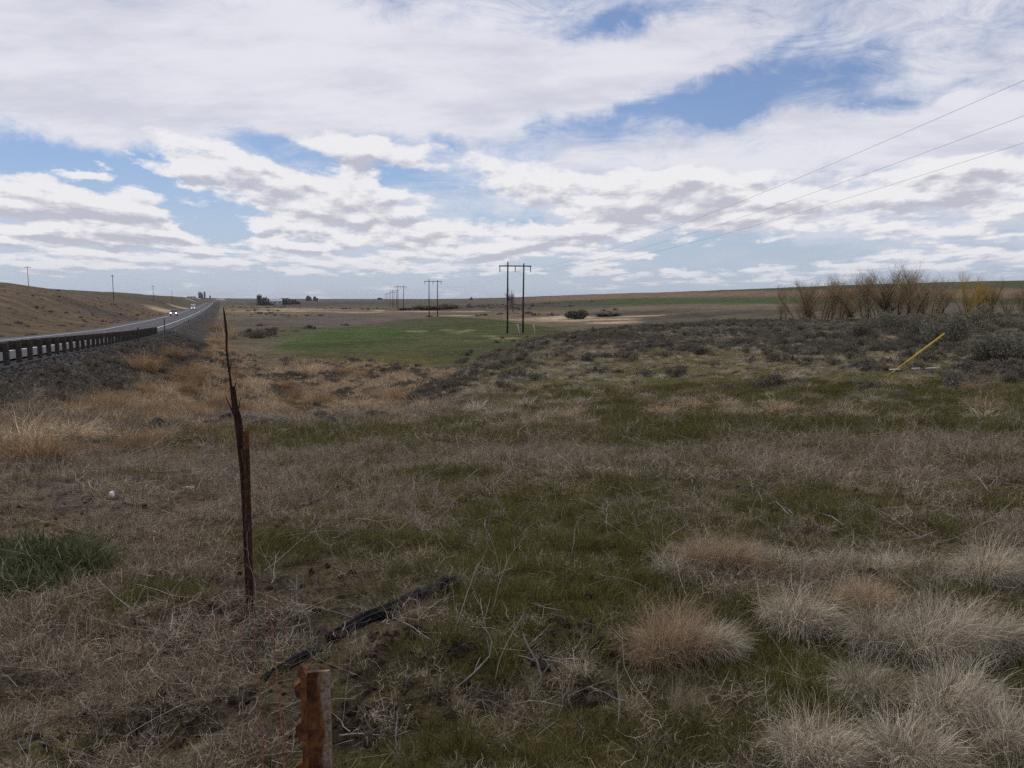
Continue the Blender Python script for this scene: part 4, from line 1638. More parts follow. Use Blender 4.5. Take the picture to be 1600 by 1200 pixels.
# --- middle distance cover
def mid_cover():
    # pale bunches on the long slope to the right
    n = 19000
    x, y, g = wedge(17, 110, n, -.17, .62, seed=31)
    u = x / y * F + 800
    gm = grass_f(x, y)
    cl = fbm(x * .35, y * .35, 3, .6)
    inb = base_h(x, y) > -5.6
    keep = (g.random(n) < sstep(.42, .6, cl) * (.85 - .35 * gm) + .05) & inb & (g.random(n) < 1.3 - y / 110)
    scatter('bunchgrass', on_ground(x[keep], y[keep], -.02), g.uniform(.5, 1.25, keep.sum()), T_bunch + T_bunchd + T_bunchd,
            'pale tufts of bunchgrass spread over the slope in the middle distance', .1, seed=31)
    # everything else there: short dry grass
    n = 12000
    x, y, g = wedge(26, 75, n, -.60, .60, seed=32)
    keep = off_road(x, y) & ~gravel_w(x, y) & (g.random(n) < .7 - .55 * grass_f(x, y))
    scatter('dry_grass_far', on_ground(x[keep], y[keep], -.02), g.uniform(1.2, 2.6, keep.sum()), T_dry, 'dry grass of the middle distance', .12, seed=32)
    # reeds in the hollow
    n = 42000
    x, y, g = wedge(15, 115, n, -.60, -.02, seed=33)
    w = wsum(REEDS, x, y)
    w = w * sstep(.36, .54, fbm(x * .22, y * .22, 3)) * (.12 + sstep(.40, .58, fbm(x * .9 + 3, y * .5, 3, .6)))
    keep = (g.random(n) < w * .55) & (road_d(x, y) > bank_w(y) + .5)
    scatter('reeds', on_ground(x[keep], y[keep], -.03), g.uniform(.35, .95, keep.sum()) * np.interp(y[keep], [15, 45], [.55, 1.0]), T_reed, 'tan dry reeds and tall grass filling the wet hollow', .1, seed=33)
    n = 15000
    x, y, g = wedge(14, 120, n, -.60, -.10, seed=34)
    w = np.maximum(wsum(ORANGE, x, y), .55 * wsum(REEDS, x, y) * sstep(.55, .65, fbm(x * .15 + 7, y * .15, 3)))
    w = w * sstep(.40, .58, fbm(x * .3 + 5, y * .3, 3))
    keep = (g.random(n) < w * .55) & (road_d(x, y) > bank_w(y) + .3)
    scatter('rusty_grass', on_ground(x[keep], y[keep], -.03), g.uniform(.4, 1.05, keep.sum()) * np.interp(y[keep], [14, 40], [.6, 1.0]), T_org + T_reed[:1],
            'rust coloured dry grass below the road bank', .1, seed=34)
    # sagebrush crest
    n = 9000
    x, y, g = wedge(30, 150, n, -.12, .62, seed=35)
    w = wsum(SAGEBAND, x, y)
    keep = (g.random(n) < w * (.22 + .75 * sstep(.46, .58, fbm(x * .12, y * .12, 3)))) & (base_h(x, y) > -6.6)
    xs, ys = x[keep], y[keep]
    dark = fbm(xs * .09 + 3, ys * .09, 3) + g.normal(0, .05, len(xs)) < .56
    sc = g.uniform(.45, 1.25, len(xs)) * np.interp(ys, [30, 60, 100], [.8, .9, 1.0]) * np.interp(xs / ys, [.3, .5], [1, 1.2])
    scatter('sagebrush_thicket', on_ground(xs[~dark], ys[~dark], -.05), sc[~dark], T_sage, 'grey green sagebrush massed along the low crest', .08, seed=35)
    scatter('brown_brush', on_ground(xs[dark], ys[dark], -.05), sc[dark] * .85, T_sageb, 'dark brown brush massed along the low crest', .08, seed=36)
    # low dark shrubs dotted over the slope in front of the crest and beside the reeds
    n = 3600
    x, y, g = wedge(26, 110, n, -.12, .62, seed=37)
    keep = (fbm(x * .2 + 60, y * .2, 3) > .52) & (base_h(x, y) > -5.8) & (g.random(n) < .55)
    scatter('low_shrubs', on_ground(x[keep], y[keep], -.03), g.uniform(.5, 1.3, keep.sum()), T_low + T_sageb[:1], 'low dark shrubs dotted over the grassy slope', .08, seed=37)
    pp = [Patch(690, 612, 60, 16, .6), Patch(400, 522, 26, 5, .4), Patch(410, 588, 60, 8, .5)]
    n = 14000
    x, y, g = wedge(40, 190, n, -.36, -.02, seed=38)
    keep = g.random(n) < wsum(pp, x, y) * .6
    scatter('grey_brush', on_ground(x[keep], y[keep], -.03), g.uniform(.5, 1.1, keep.sum()), T_low + T_sageb[:2], 'thin grey brown brush beside the reeds', .08, seed=38)
    n = 9000
    x, y, g = wedge(16, 115, n, -.58, -.03, seed=43)
    w = np.maximum(wsum(REEDS, x, y), wsum(ORANGE, x, y)) * sstep(.50, .60, fbm(x * .5 + 80, y * .3, 3, .6))
    keep = (g.random(n) < w * .6) & (road_d(x, y) > bank_w(y) + .5)
    scatter('dark_reed_brush', on_ground(x[keep], y[keep], -.03), g.uniform(.4, 1.1, keep.sum()) * np.interp(y[keep], [16, 50], [.5, 1.1]), T_low + T_sageb[:2], 'dark purplish brush between the reed clumps', .08, seed=43)
    # shrubs of the far bottoms and hill feet
    n = 5200
    x, y, g = wedge(140, 1100, n, -.62, .62, seed=39)
    ok = (fbm(x * .018 + 5, y * .018, 4, .6) > .53) | (wsum(DARKLAND, x, y) * .7 > g.random(n))
    ok &= (wsum(FIELD, x, y) < .02) & off_road(x, y) & (np.arctan2(x, y) < .02 + .14 * g.random(n) ** 2) & (y < 760) & (road_d(x, y) > 8)
    scatter('far_brush', on_ground(x[ok], y[ok], -.2), g.uniform(1.2, 3.4, ok.sum()), T_sageb + T_low, 'scattered dark brush on the far flats', .05, seed=39)
    n = 1500
    x, y, g = wedge(60, 420, n, -.62, -.33, seed=40)
    ok = (road_d(x, y) < -15.5) & ((fbm(x * .05 + 5, y * .05, 3) > .55) | (road_d(x, y) > -34)) & (g.random(n) < np.where(road_d(x, y) > -40, .75, .22))
    scatter('verge_brush', on_ground(x[ok], y[ok], -.1), g.uniform(.5, 1.6, ok.sum()), T_org + T_low + T_sageb[:1], 'dry brush and rusty grass beyond the highway', .05, seed=40)


mid_cover()


# ------------------------------------------------------------------ individual plants
def plant(name, px, py, mes, scale, label, cat, group=None, rz=None, sink=.02, sc3=None, parts=None):
    p = at(px, py)
    if parts is None:
        o = obj(name, mes)
        o.location = (p.x, p.y, p.z - sink)
    else:
        o = empty(name, (p.x, p.y, p.z - sink))
        for nm, me in parts:
            obj(nm, me, None, o)
    o.rotation_euler = (random.gauss(0, .04), random.gauss(0, .04), random.uniform(0, 6.28) if rz is None else rz)
    o.scale = sc3 if sc3 else (scale,) * 3
    tag(o, label, cat, group)
    return o


def clump_mesh(seed, n, R0, L, wind, m, th=(.0, .9), curve=(1.2, 2.3), width=.0036, out=.55, sq=(1, 1), lobes=1):
    """a tussock: several overlapping tufts whose blades rise, bend over and hang"""
    g = np.random.default_rng(seed)
    parts = []
    for q in range(lobes):
        a = g.random() * 6.28
        rr = 0 if q == 0 else R0 * g.uniform(.5, 1.0)
        ox, oy = math.cos(a) * rr, math.sin(a) * rr
        k = g.uniform(.72, 1.1) if q else 1.0
        for fr, ln, cu, o_ in ((.8, 1.0, 1.0, out), (.2, 1.2, .55, out * .6)):
            v, f, t = blades(int(n * fr / lobes), R0 * (.75 if lobes > 1 else 1.0), (L[0] * k * ln, L[1] * k * ln), th, (curve[0] * cu, curve[1] * cu), width, 6, o_,
                             wind, seed * 7 + q * 2 + int(fr * 10), .006, 1.2, power=.62, sq=sq, wob=.22)
            v = v + np.array([ox, oy, 0])
            parts.append((v, f, t))
    return veg_mesh('bunchgrass_clump', parts, m)


# unit clumps: overall width ~1, height ~.4
C_pale = [clump_mesh(300 + i, 3600, .21, (.28, .52), .45, M_pale, (.0, .8), (1.3, 2.5), .0038, lobes=3) for i in range(3)]
C_wind = [clump_mesh(320 + i, 3600, .21, (.28, .56), .9, M_pale, (.0, .8), (1.2, 2.4), .0038, lobes=3) for i in range(2)]
C_brown = [clump_mesh(340 + i, 3600, .22, (.34, .66), .2, M_brownb, (.0, .7), (.8, 2.4), .0040, out=.45, lobes=4) for i in range(2)]
C_mat = [clump_mesh(360 + i, 3200, .26, (.16, .34), .25, M_pale, (.1, 1.0), (1.3, 2.4), .0032, lobes=5) for i in range(2)]
C_spiky = [clump_mesh(380, 800, .14, (.25, .50), .35, M_dry, (.02, .8), (.1, 1.2))]
BG = 'large bunchgrass clumps at the lower right'
MG = 'matted grass mounds at the middle right'
# (px centre, py of base, width px, mesh, height factor, label)
CL = [
    (1048, 1040, 135, C_brown[0], 1.25, 'tall rusty brown bunchgrass clump, the leftmost of the big clumps', BG),
    (1125, 1025, 125, C_wind[0], .95, 'pale windblown clump joined to the right side of the tall rusty brown clump', BG),
    (1066, 1122, 100, C_spiky[0], 1.05, 'sparse spiky tuft standing in the moss in front of the rusty brown clump', BG),
    (1092, 915, 140, C_mat[0], 1.25, 'leftmost matted mound with brownish straw, behind the rusty brown clump', MG),
    (1128, 908, 120, C_brown[1], .70, 'brownish upright tuft growing out of the leftmost matted mound', MG),
    (1200, 875, 110, C_mat[1], 1.4, 'small rounded pinkish grey mound at the back of the matted grass', MG),
    (1272, 886, 120, C_mat[0], 1.0, 'low matted mound just right of the small rounded one', MG),
    (1345, 890, 120, C_mat[1], .9, 'low matted mound in the middle of the back row', MG),
    (1425, 892, 130, C_mat[0], .95, 'low matted mound at the back right of the row', MG),
    (1265, 995, 140, C_pale[0], 1.15, 'pale drooping clump with dark hollow, centre of the middle row', BG),
    (1362, 950, 95, C_brown[1], .62, 'short dark centred clump between the back mounds and the wide pale clump', BG),
    (1388, 1035, 150, C_pale[1], 1.05, 'wide pale clump left of the windblown one in the right middle row', BG),
    (1482, 1048, 155, C_wind[1], 1.1, 'wide windblown clump touching the right of the wide pale clump', BG),
    (1560, 915, 120, C_pale[2], 1.15, 'pale clump by the right edge above the others', BG),
    (1578, 1035, 110, C_wind[0], .95, 'straw clump cut by the right edge of the picture', BG),
    (1362, 1100, 130, C_pale[2], 1.05, 'pale clump behind the two lowest clumps, left of the lower right clump', BG),
    (1505, 1140, 165, C_wind[1], 1.1, 'broad pale clump at the lower right', BG),
    (1290, 1205, 190, C_pale[0], 1.05, 'broad straw clump at the bottom edge, leftmost of the lowest clumps', BG),
    (1450, 1225, 185, C_pale[1], 1.0, 'broad clump at the bottom edge below the lower right clump', BG),
    (1590, 1190, 130, C_wind[0], 1.0, 'straw clump in the lower right corner', BG),
    (1030, 905, 60, C_mat[1], .7, 'small low tuft at the left end of the matted mounds', MG),
    (1500, 905, 110, C_mat[1], .9, 'low matted mound just left of the pale clump by the right edge', MG),
    (1185, 940, 110, C_mat[0], .7, 'flattened mound between the leftmost mound and the drooping clump', MG),
]
for i, (px, py, w, me, hf, lab, grp) in enumerate(CL):
    p = at(px, py)
    W = w / F * p.length
    k = W / .86
    p2 = Vector((p.x, p.y + W * .25, 0))
    o = obj('bunchgrass_clump', me)
    o.location = (p2.x, p2.y, gz(p2.x, p2.y) - .03)
    o.rotation_euler = (random.uniform(-.10, .10), random.uniform(-.02, .14), random.uniform(-.6, .6))
    o.scale = (k * random.uniform(.9, 1.12), k * random.uniform(.85, 1.05), k * hf * random.uniform(1.12, 1.32))
    tag(o, lab, 'grass clump', grp)

# middle distance tufts one can pick out
def pick_points(patches, n, mind, seed, cond=None):
    """well separated points in photograph regions, nearest first"""
    g = random.Random(seed)
    out = []
    tries = 0
    while len(out) < n and tries < n * 40:
        tries += 1
        c = g.choice(patches)
        px, py = c[0] + g.uniform(-1, 1) * c[2], c[1] + g.uniform(-1, 1) * c[3]
        if all(abs(px - q[0]) > mind or abs(py - q[1]) > mind * .3 for q in out):
            out.append((px, py))
    return out


MT = [clump_mesh(400 + i, 420, .16, (.22, .42), .35, [M_dry, M_dry, M_pale, M_brownb][i], (.0, .9), (1.3, 2.6), .008, lobes=2) for i in range(4)]
for i, (px, py) in enumerate(pick_points([(1100, 620, 330, 40), (1350, 640, 230, 30), (900, 640, 160, 30), (760, 660, 160, 12)], 84, 16, 3)):
    kind = ('pale straw', 'olive straw', 'pale straw', 'rusty brown')[i % 4]
    side = 'above the reeds side of the slope' if px < 900 else 'in the middle of the green slope' if px < 1200 else 'on the right part of the green slope'
    row = 'high' if py < 605 else 'halfway' if py < 635 else 'low'
    plant('bunchgrass_tuft', px, py, MT[i % 4], random.uniform(.8, 1.45), '%s bunchgrass tuft %s %s' % (kind, row, side), 'grass tuft', 'bunchgrass tufts on the slope')

def shrub_parts(seed, ml, n=1500, leaf=.045, h=1.0, size=.6):
    lv, tw = leaf_dome(n, size, leaf, seed, h)
    return [('foliage', veg_mesh('foliage', [lv], ml)), ('stem', veg_mesh('stem', [tw], M_twig))]


SG = [shrub_parts(500 + i, M_sage, 2600, .040, .95) for i in range(3)]
SB = [shrub_parts(510 + i, M_sageb, 1800, .038, .75) for i in range(3)]
BIG = [   # px, py base, px width, kind, label
    (1552, 566, 84, 'g', 'big grey green sagebrush, the largest bush at the right edge'),
    (1592, 560, 70, 'g', 'sagebrush cut by the right edge beside the largest bush'),
    (1490, 540, 80, 'g', 'grey sagebrush behind the top end of the yellow tube'),
    (1440, 526, 62, 'g', 'round sagebrush just left of the yellow tube top'),
    (1380, 520, 62, 'g', 'pale green sagebrush under the bare willow thicket'),
    (1340, 528, 62, 'b', 'brown sagebrush left of the yellow tube in the crest row'),
    (1530, 515, 66, 'g', 'sagebrush on the crest below the yellowish willow'),
    (1500, 612, 70, 'b', 'dark purple brown shrub right of the white pipe pieces'),
    (1420, 540, 50, 'b', 'dark shrub behind the middle of the yellow tube'),
    (1325, 555, 44, 'b', 'small dark shrub standing alone on the slope left of the yellow tube'),
    (1575, 600, 40, 'b', 'small dark shrub near the right edge below the largest sagebrush'),
    (1410, 628, 40, 'b', 'small dark shrub below the foot of the yellow tube'),
    (1056, 668, 34, 'b', 'small dark rounded tuft on the green strip right of centre'),
    (1152, 672, 34, 'b', 'second dark rounded tuft on the green strip, right of the first'),
    (700, 645, 26, 'b', 'small dark bush on the edge right of the rocks'),
    (744, 497, 0, 'b', None),
    (604, 645, 36, 'o', 'rusty brown bush at the right end of the reeds'),
    (405, 528, 34, 'b', 'dark bush on the flat left of the green field'),
    (230, 668, 34, 'b', 'dark green low bush left of the rocks below the reeds'),
    (900, 492, 0, 'b', None),
]
for (px, py, w, kd, lab) in BIG:
    if not lab:
        continue
    p = at(px, py)
    W = w / F * p.length
    k = W / 1.15
    if kd == 'o':
        o = obj('bush', T_org[0].data)
        o.location = p
        o.scale = (k, k, k)
        tag(o, lab, 'bush')
        continue
    o = plant('sagebrush' if kd == 'g' else 'shrub', px, py, None, k, lab, 'shrub', None, parts=(SG if kd == 'g' else SB)[random.randrange(3)])

for i, (px, py) in enumerate(pick_points([(900, 528, 130, 14), (1150, 522, 220, 14), (780, 560, 60, 10), (1300, 540, 120, 14)], 60, 15, 9)):
    p = at(px, py)
    kd = i % 3 == 0
    where = 'at the lowest left end of the dark crest' if px < 810 else 'on the left shoulder of the dark crest' if px < 880 else 'on the crest before the green field' if px < 1000 else 'in the middle of the dark crest' if px < 1200 else 'on the crest below the bare willows'
    plant('sagebrush', px, py, None, random.uniform(.8, 1.3), ('grey green sagebrush ' if kd else 'brown brush clump ') + where,
          'shrub', 'sagebrush on the dark crest', parts=(SG if kd else SB)[i % 3])

OB = [veg_mesh('rusty_bush', [blades(700, .42, (.4, 1.0), (.02, .95), (.3, 1.7), .011, 4, .55, .25, 600 + i, curl=1.0, wob=.2)], M_orange) for i in range(3)]
RB = [veg_mesh('reed_clump', [blades(420, .45, (.5, 1.15), (.02, .8), (.5, 2.4), .012, 5, .5, .45, 610 + i, curl=1.0, wob=.2)], M_reed) for i in range(2)]
OL = [(170, 640, 70, 'rounded rusty bush at the foot of the gravel bank, on the left'), (225, 580, 70, 'rusty bush high on the bank under the guardrail end'),
      (300, 600, 60, 'tall rusty bush right of the gravel bank'), (270, 560, 50, 'rusty bush behind the tall one below the guardrail end'),
      (215, 702, 80, 'low rusty clump left of the far fence post'), (60, 725, 120, 'broad rusty clump near the left edge'), (75, 665, 50, 'small rusty tuft at the top of the left clumps'),
      (345, 548, 30, 'small rusty tuft on the slope near the thin stalk'), (560, 590, 34, 'rusty tuft at the back of the reeds nearest the green field'),
      (470, 572, 30, 'small rusty tuft at the left tip of the green field'), (320, 560, 30, 'small rusty tuft between the bank and the far stalk'),
      (335, 640, 50, 'rusty clump just left of the dead sapling')]
for i, (px, py, w, lab) in enumerate(OL):
    p = at(px, py)
    k = (w / F * p.length) / 1.5
    o = plant('rusty_bush', px, py, OB[i % 3], k, lab, 'dry bush', 'rusty bushes in the hollow')
RBN = [(150, 'at the foot of the gravel bank'), (330, 'left of the thin sapling'), (480, 'in the left half of the reeds'), (700, 'in the right half of the reeds')]
for i, (px, py) in enumerate(pick_points([(230, 590, 70, 40), (290, 560, 60, 40), (300, 640, 90, 34), (430, 620, 90, 34), (540, 605, 120, 34), (110, 665, 100, 30), (330, 520, 24, 20), (240, 640, 60, 30)], 78, 13, 21)):
    if road_d(*at(px, py).xy) < bank_w(at(px, py).y) + .4:
        continue
    p = at(px, py)
    k = random.uniform(22, 50) / F * p.length / 1.4
    where = [w for q, w in RBN if px <= q or q == 700][0]
    pale = i % 3 == 0
    plant('reed_clump' if pale else 'rusty_bush', px, py, RB[i % 2] if pale else OB[i % 3], k,
          ('pale straw clump ' if pale else 'rusty brown tuft ') + ('high ' if py < 590 else 'midway ' if py < 630 else 'low ') + where, 'reeds' if pale else 'dry bush', 'dry clumps filling the hollow')
RL = [(40, 700, 110, 'pale reed clump leaning right at the left edge'), (110, 690, 90, 'pale reed clump right of the left edge clump'),
      (250, 690, 70, 'pale reed clump below the rounded rusty bush'), (560, 640, 60, 'pale reed clump at the front of the reeds')]
for i, (px, py, w, lab) in enumerate(RL):
    p = at(px, py)
    k = (w / F * p.length) / 1.7
    plant('reed_clump', px, py, RB[i % 2], k, lab, 'reeds', 'pale reed clumps')

# ------------------------------------------------------------------ trees
def willow(seed, H=8.0, spread=.5, stems=5, n2=50, n3=1100, tw=.0065):
    """bare shrubby willow: several leaning stems, fine upright twigs"""
    g = np.random.default_rng(seed)
    k = 7

    def grow(p0, d0, L, wob, up):
        p, d = np.array(p0, float), np.array(d0, float)
        o = [p.copy()]
        for i in range(k - 1):
            d = d + g.normal(0, wob, 3) + np.array([0.02, 0, up])
            d /= np.linalg.norm(d)
            p = p + d * L / (k - 1)
            o.append(p.copy())
        return np.array(o)
    S1 = []
    for i in range(stems):
        a = g.random() * 6.28
        tilt = g.uniform(.03, spread)
        S1.append(grow((g.normal(0, .2), g.normal(0, .2), -.3), (math.cos(a) * tilt, math.sin(a) * tilt, 1), H * g.uniform(.55, .8), .10, .03))
    S1 = np.array(S1)
    S2, par2 = [], []
    for i in range(n2):
        s_ = S1[g.integers(0, stems)]
        j = g.integers(1, k)
        a = g.random() * 6.28
        S2.append(grow(s_[j], (math.cos(a) * .8, math.sin(a) * .8, 1.0), H * g.uniform(.2, .42) * (1.15 - j * .07), .12, .12))
    S2 = np.array(S2)
    S3 = []
    for i in range(n3):
        s_ = S2[g.integers(0, n2)] if g.random() < .85 else S1[g.integers(0, stems)]
        j = g.integers(1, k)
        a = g.random() * 6.28
        S3.append(grow(s_[j], (math.cos(a) * .65 + .2, math.sin(a) * .65, 1.0), H * g.uniform(.10, .27), .13, .10))
    S3 = np.array(S3)
    tr = sticks(S1, g.uniform(.06, .12, stems), seed)
    cr = join([sticks(S2, np.full(n2, .018), seed + 1), sticks(S3, np.full(n3, tw), seed + 2)])
    return tr, cr


def tree_parts(seed, mcr, mtr, **kw):
    tr, cr = willow(seed, **kw)
    return [('trunk', veg_mesh('trunk', [tr], mtr)), ('crown', veg_mesh('crown', [cr], mcr))]


WT = [tree_parts(700 + i, M_willow, M_bark, H=8.0, spread=[.5, .7, .45, .65][i], stems=[3, 4, 3, 4][i]) for i in range(4)]
WY = [tree_parts(710 + i, M_willowy, M_bark, H=8.0, spread=.6, stems=6, n3=1300, tw=.0075) for i in range(2)]


def put_tree(px, Z, h, parts, label, group, cat='tree', name='bare_willow', H=8.0, wx=1.0, sink=.2):
    X = (px - 800) / F * Z
    o = empty(name, (X, Z, gz(X, Z) - sink), random.uniform(0, 6.28))
    for nm, me in parts:
        obj(nm, me, None, o)
    k = h / H
    o.scale = (k * wx, k * wx, k)
    tag(o, label, cat, group)
    return o


ORD = ['leftmost', 'second', 'third', 'fourth', 'fifth', 'sixth', 'seventh', 'eighth', 'ninth', 'tenth', 'eleventh', 'twelfth', 'thirteenth', 'fourteenth', 'fifteenth', 'sixteenth', 'seventeenth', 'eighteenth']
WL = [(1222, 4.2), (1247, 7.0), (1262, 7.3), (1281, 7.0), (1296, 7.2), (1312, 6.6), (1325, 7.3), (1341, 7.9), (1356, 7.6), (1371, 8.4), (1385, 8.6),
      (1397, 8.4), (1411, 8.4), (1424, 7.9), (1438, 7.8), (1452, 6.8), (1466, 5.8)]
for i, (px, h) in enumerate(WL):
    lab = ('leftmost and shortest' if i == 0 else 'rightmost low' if i == len(WL) - 1 else ORD[i]) + ' bare willow ' + ('' if i in (0, len(WL) - 1) else 'from the left ') + 'in the long brown thicket'
    put_tree(px, 128 + random.uniform(-6, 6), h * 1.02, WT[i % 4], lab, 'bare willows of the long thicket', wx=random.uniform(1.2, 1.6))
for i, (px, h, wd, lab) in enumerate([(1512, 7.3, 0, 'large yellowish willow, the fullest of the right hand group'), (1531, 7.0, 1, 'yellowish willow crowded against the fullest one on its right'),
                                      (1548, 6.4, 0, 'thin brownish willow between the yellow ones and the right edge'), (1572, 4.6, 1, 'low brown willow near the right edge'),
                                      (1594, 5.0, 0, 'low brown willow cut by the right edge')]):
    put_tree(px, 122, h, (WY[wd] if i < 2 else WT[i % 4]), lab, 'willows at the right edge', wx=1.0)

BT = tree_parts(730, M_fartree, M_fartree, H=10, spread=.35, stems=3, n2=50, n3=420, tw=.028)
put_tree(803, 430, 13.5, BT, 'lone bare tree seen between the two poles of the nearest H-frame', None, H=10, name='bare_tree', wx=.9)
DB = shrub_parts(740, M_sageb, 2600, .09, .85, .6)
for px, Z, w, lab, hh in [(900, 300, 8.5, 'dark rounded bush beside the sandy track', 1.0), (703, 600, 20, 'wide dark thicket right of the second H-frame', .5), (672, 560, 22, 'wide low thicket around the foot of the second H-frame', .35),
                          (640, 620, 16, 'low dark thicket between the second and third H-frames', .35), (953, 330, 12, 'flat dark brush right of the dark rounded bush', .3)]:
    X = (px - 800) / F * Z
    o = empty('thicket', (X, Z, gz(X, Z) - .2), random.random() * 6)
    for nm, me in DB:
        obj(nm, me, None, o)
    k = w / 1.15
    o.scale = (k, k, k * hh * .9)
    tag(o, lab, 'bush', 'far dark thickets')

# poplars and round trees of the far farms
PT_ = tree_parts(750, M_fartree, M_fartree, H=10, spread=.06, stems=4, n2=80, n3=700, tw=.09)
for px, h, lab in [(405.5, 15, 'tallest left poplar of the far farm'), (408.5, 14.5, 'second poplar, touching the tallest one'), (413.5, 11.5, 'short poplar in the middle of the far row'),
                   (417, 12, 'poplar right of the short middle one'), (421.5, 10, 'last small poplar on the right of the far row')]:
    put_tree(px, 1010, h, PT_, lab, 'poplars at the far farm', H=10, name='poplar', wx=.65)
RT = shrub_parts(760, M_fartree, 2600, .10, 1.0, .6)
for px, Z, w, h, lab in [(413, 1020, 22, 6, 'low dark tree mass under the far poplars'), (436, 1130, 20, 9, 'dark tree behind the pale farm building'), (448, 1060, 24, 9.5, 'largest dark round tree right of the pale farm building'),
                         (459, 1080, 20, 7, 'dark round tree at the right end of the far farm'), (426, 1120, 14, 8, 'dark tree between poplars and farm building'), (442, 1200, 22, 9, 'dark tree behind the largest round tree'),
                         (483.5, 1850, 12, 14, 'dark tree left of the farthest white building'), (493.5, 1870, 13, 12, 'dark tree right of the upper tiny white building'),
                         (594, 3000, 24, 9, 'tiny dark clump of trees on the skyline left of the H-frames'), (737, 1500, 7, 7, 'tiny tree on the skyline right of the second H-frame')]:
    X = (px - 800) / F * Z
    o = empty('round_tree', (X, Z, gz(X, Z) - .5), random.random() * 6)
    for nm, me in RT:
        obj({'foliage': 'crown', 'stem': 'trunk'}[nm], me, None, o)
    o.scale = (w / 1.15, w / 1.15, h / .75)
    tag(o, lab, 'tree', 'dark trees in the far distance')


# ------------------------------------------------------------------ foreground objects
def rust_mat(name, paint, amount, side=None):
    """rusted steel with what is left of its paint; side = (axis vector, offset) keeps paint on one flank"""
    m = bpy.data.materials.new(name)
    m.use_nodes = True
    T = NT(m.node_tree)
    bs = m.node_tree.nodes['Principled BSDF']
    tc = T.n('ShaderNodeTexCoord')
    P = tc.outputs['Object']
    n1 = T.noise(P, 55, 7, .65)
    n2 = T.noise(T.mapping(P, sc=(1, 1, .22)), 95, 6, .6)
    n3 = T.noise(P, 190, 5, .6)
    rust = T.mix(T.mapr(n1, .35, .65), (.075, .026, .014), (.25, .092, .030))
    rust = T.mix(T.mapr(n3, .55, .7), rust, (.045, .018, .012))
    f = T.m('ADD', T.m('MULTIPLY', n2, .8), T.m('MULTIPLY', n1, .35))
    if side:
        f = T.m('ADD', f, T.m('MULTIPLY', T.m('SUBTRACT', T.vm('DOT_PRODUCT', P, side[0]), side[1]), side[2]))
    pt = T.mix(T.mapr(n3, .3, .7), tuple(c * .8 for c in paint), paint)
    c = T.mix(T.m('MULTIPLY', T.mapr(f, amount - .05, amount + .13), T.mapr(n3, .40, .52, .35, 1.0)), rust, pt)
    T.put(bs.inputs['Base Color'], c)
    bs.inputs['Roughness'].default_value = .8
    bs.inputs['Specular IOR Level'].default_value = .25
    bn = T.n('ShaderNodeBump')
    bn.inputs['Strength'].default_value = .6
    bn.inputs['Distance'].default_value = .0012
    T.put(bn.inputs['Height'], T.m('ADD', T.m('MULTIPLY', f, 2.0), n3))
    T.put(bs.inputs['Normal'], bn.outputs[0])
    return m


M_rustp = rust_mat('rusty_painted_steel', (.34, .275, .20), .60, ((1, 0, 0), .019, 12))
M_rusto = rust_mat('orange_rust_steel', (.42, .36, .28), .80)
M_rustd = rust_mat('dark_painted_steel', (.040, .024, .018), .46)
M_rustw = mat('rusty_wire', (.13, .055, .035), .9, .4, 60, spec=.1)
M_stud = rust_mat('rusty_stud', (.40, .33, .27), .72)


def tpost(name, x, y, ztop, rz, m_lo, m_hi, tipz, studm, label, W=.036, D=.030, lean=(0, 0)):
    zb = gz(x, y)
    H = ztop - zb
    r0 = empty(name, (x, y, zb), rz)
    r0.rotation_euler = (lean[0], lean[1], rz)

    def tee(z0, z1):
        t = .0035
        # flange across y at x = 0, web towards +x with a rounded toe, plus the ridge behind the studs
        prof = [(-t, -W / 2), (t * .2, -W / 2 - .0008), (t, -W / 2 + .001), (t, -t), (t * 2.2, -t * .8), (D, -t * .65), (D + .0015, 0), (D, t * .65), (t * 2.2, t * .8), (t, t), (t, W / 2 - .001), (t * .2, W / 2 + .0008), (-t, W / 2)]
        b = MB()
        n = len(prof)
        zs = np.linspace(z0, z1, max(3, int((z1 - z0) / .03)))
        V = []
        for z in zs:
            for (px_, py_) in prof:
                V.append((px_, py_, z))
        Fs = []
        for i in range(len(zs) - 1):
            for k in range(n):
                a, c = i * n + k, i * n + (k + 1) % n
                Fs.append((a, c, c + n, a + n))
        Fs.append(tuple(range((len(zs) - 1) * n, len(zs) * n)))
        Fs.append(tuple(reversed(range(n))))
        b.add(V, Fs)
        return b
    shaft = tee(-.4, H - tipz)
    shaft.build('shaft', m_lo, r0)
    cap = tee(H - tipz + .0005, H)
    cap.build('tip', m_hi, r0)
    k = 0
    z = H - .020
    while z > .08:
        s_ = MB()
        s_.add([(-.0034, -.009, z + .012), (-.0034, .009, z + .012), (-.0034, .009, z - .014), (-.0034, -.009, z - .014),
                (-.0125, -.006, z + .004), (-.0125, .006, z + .004), (-.0115, .006, z - .008), (-.0115, -.006, z - .008)],
               [(4, 5, 6, 7), (0, 1, 5, 4), (1, 2, 6, 5), (2, 3, 7, 6), (3, 0, 4, 7)])
        so = s_.build('stud', studm, r0)
        k += 1
        z -= .054
    tag(r0, label, 'fence post', 'steel fence posts')
    return r0


# near post: top at photograph pixel (490, 1048), about a metre away
dn = px_dir(490, 1050)
kk = 1.02 / math.hypot(dn.x, dn.y)
NPX, NPY, NPZ = dn.x * kk, dn.y * kk, EYE + dn.z * kk
npost = tpost('steel_fence_post', NPX - .012, NPY, NPZ, .16, M_rustp, M_rustp, .02, M_stud, 'rusty steel T-post with flaking white paint, cut by the bottom edge nearest the camera', W=.034, D=.031)
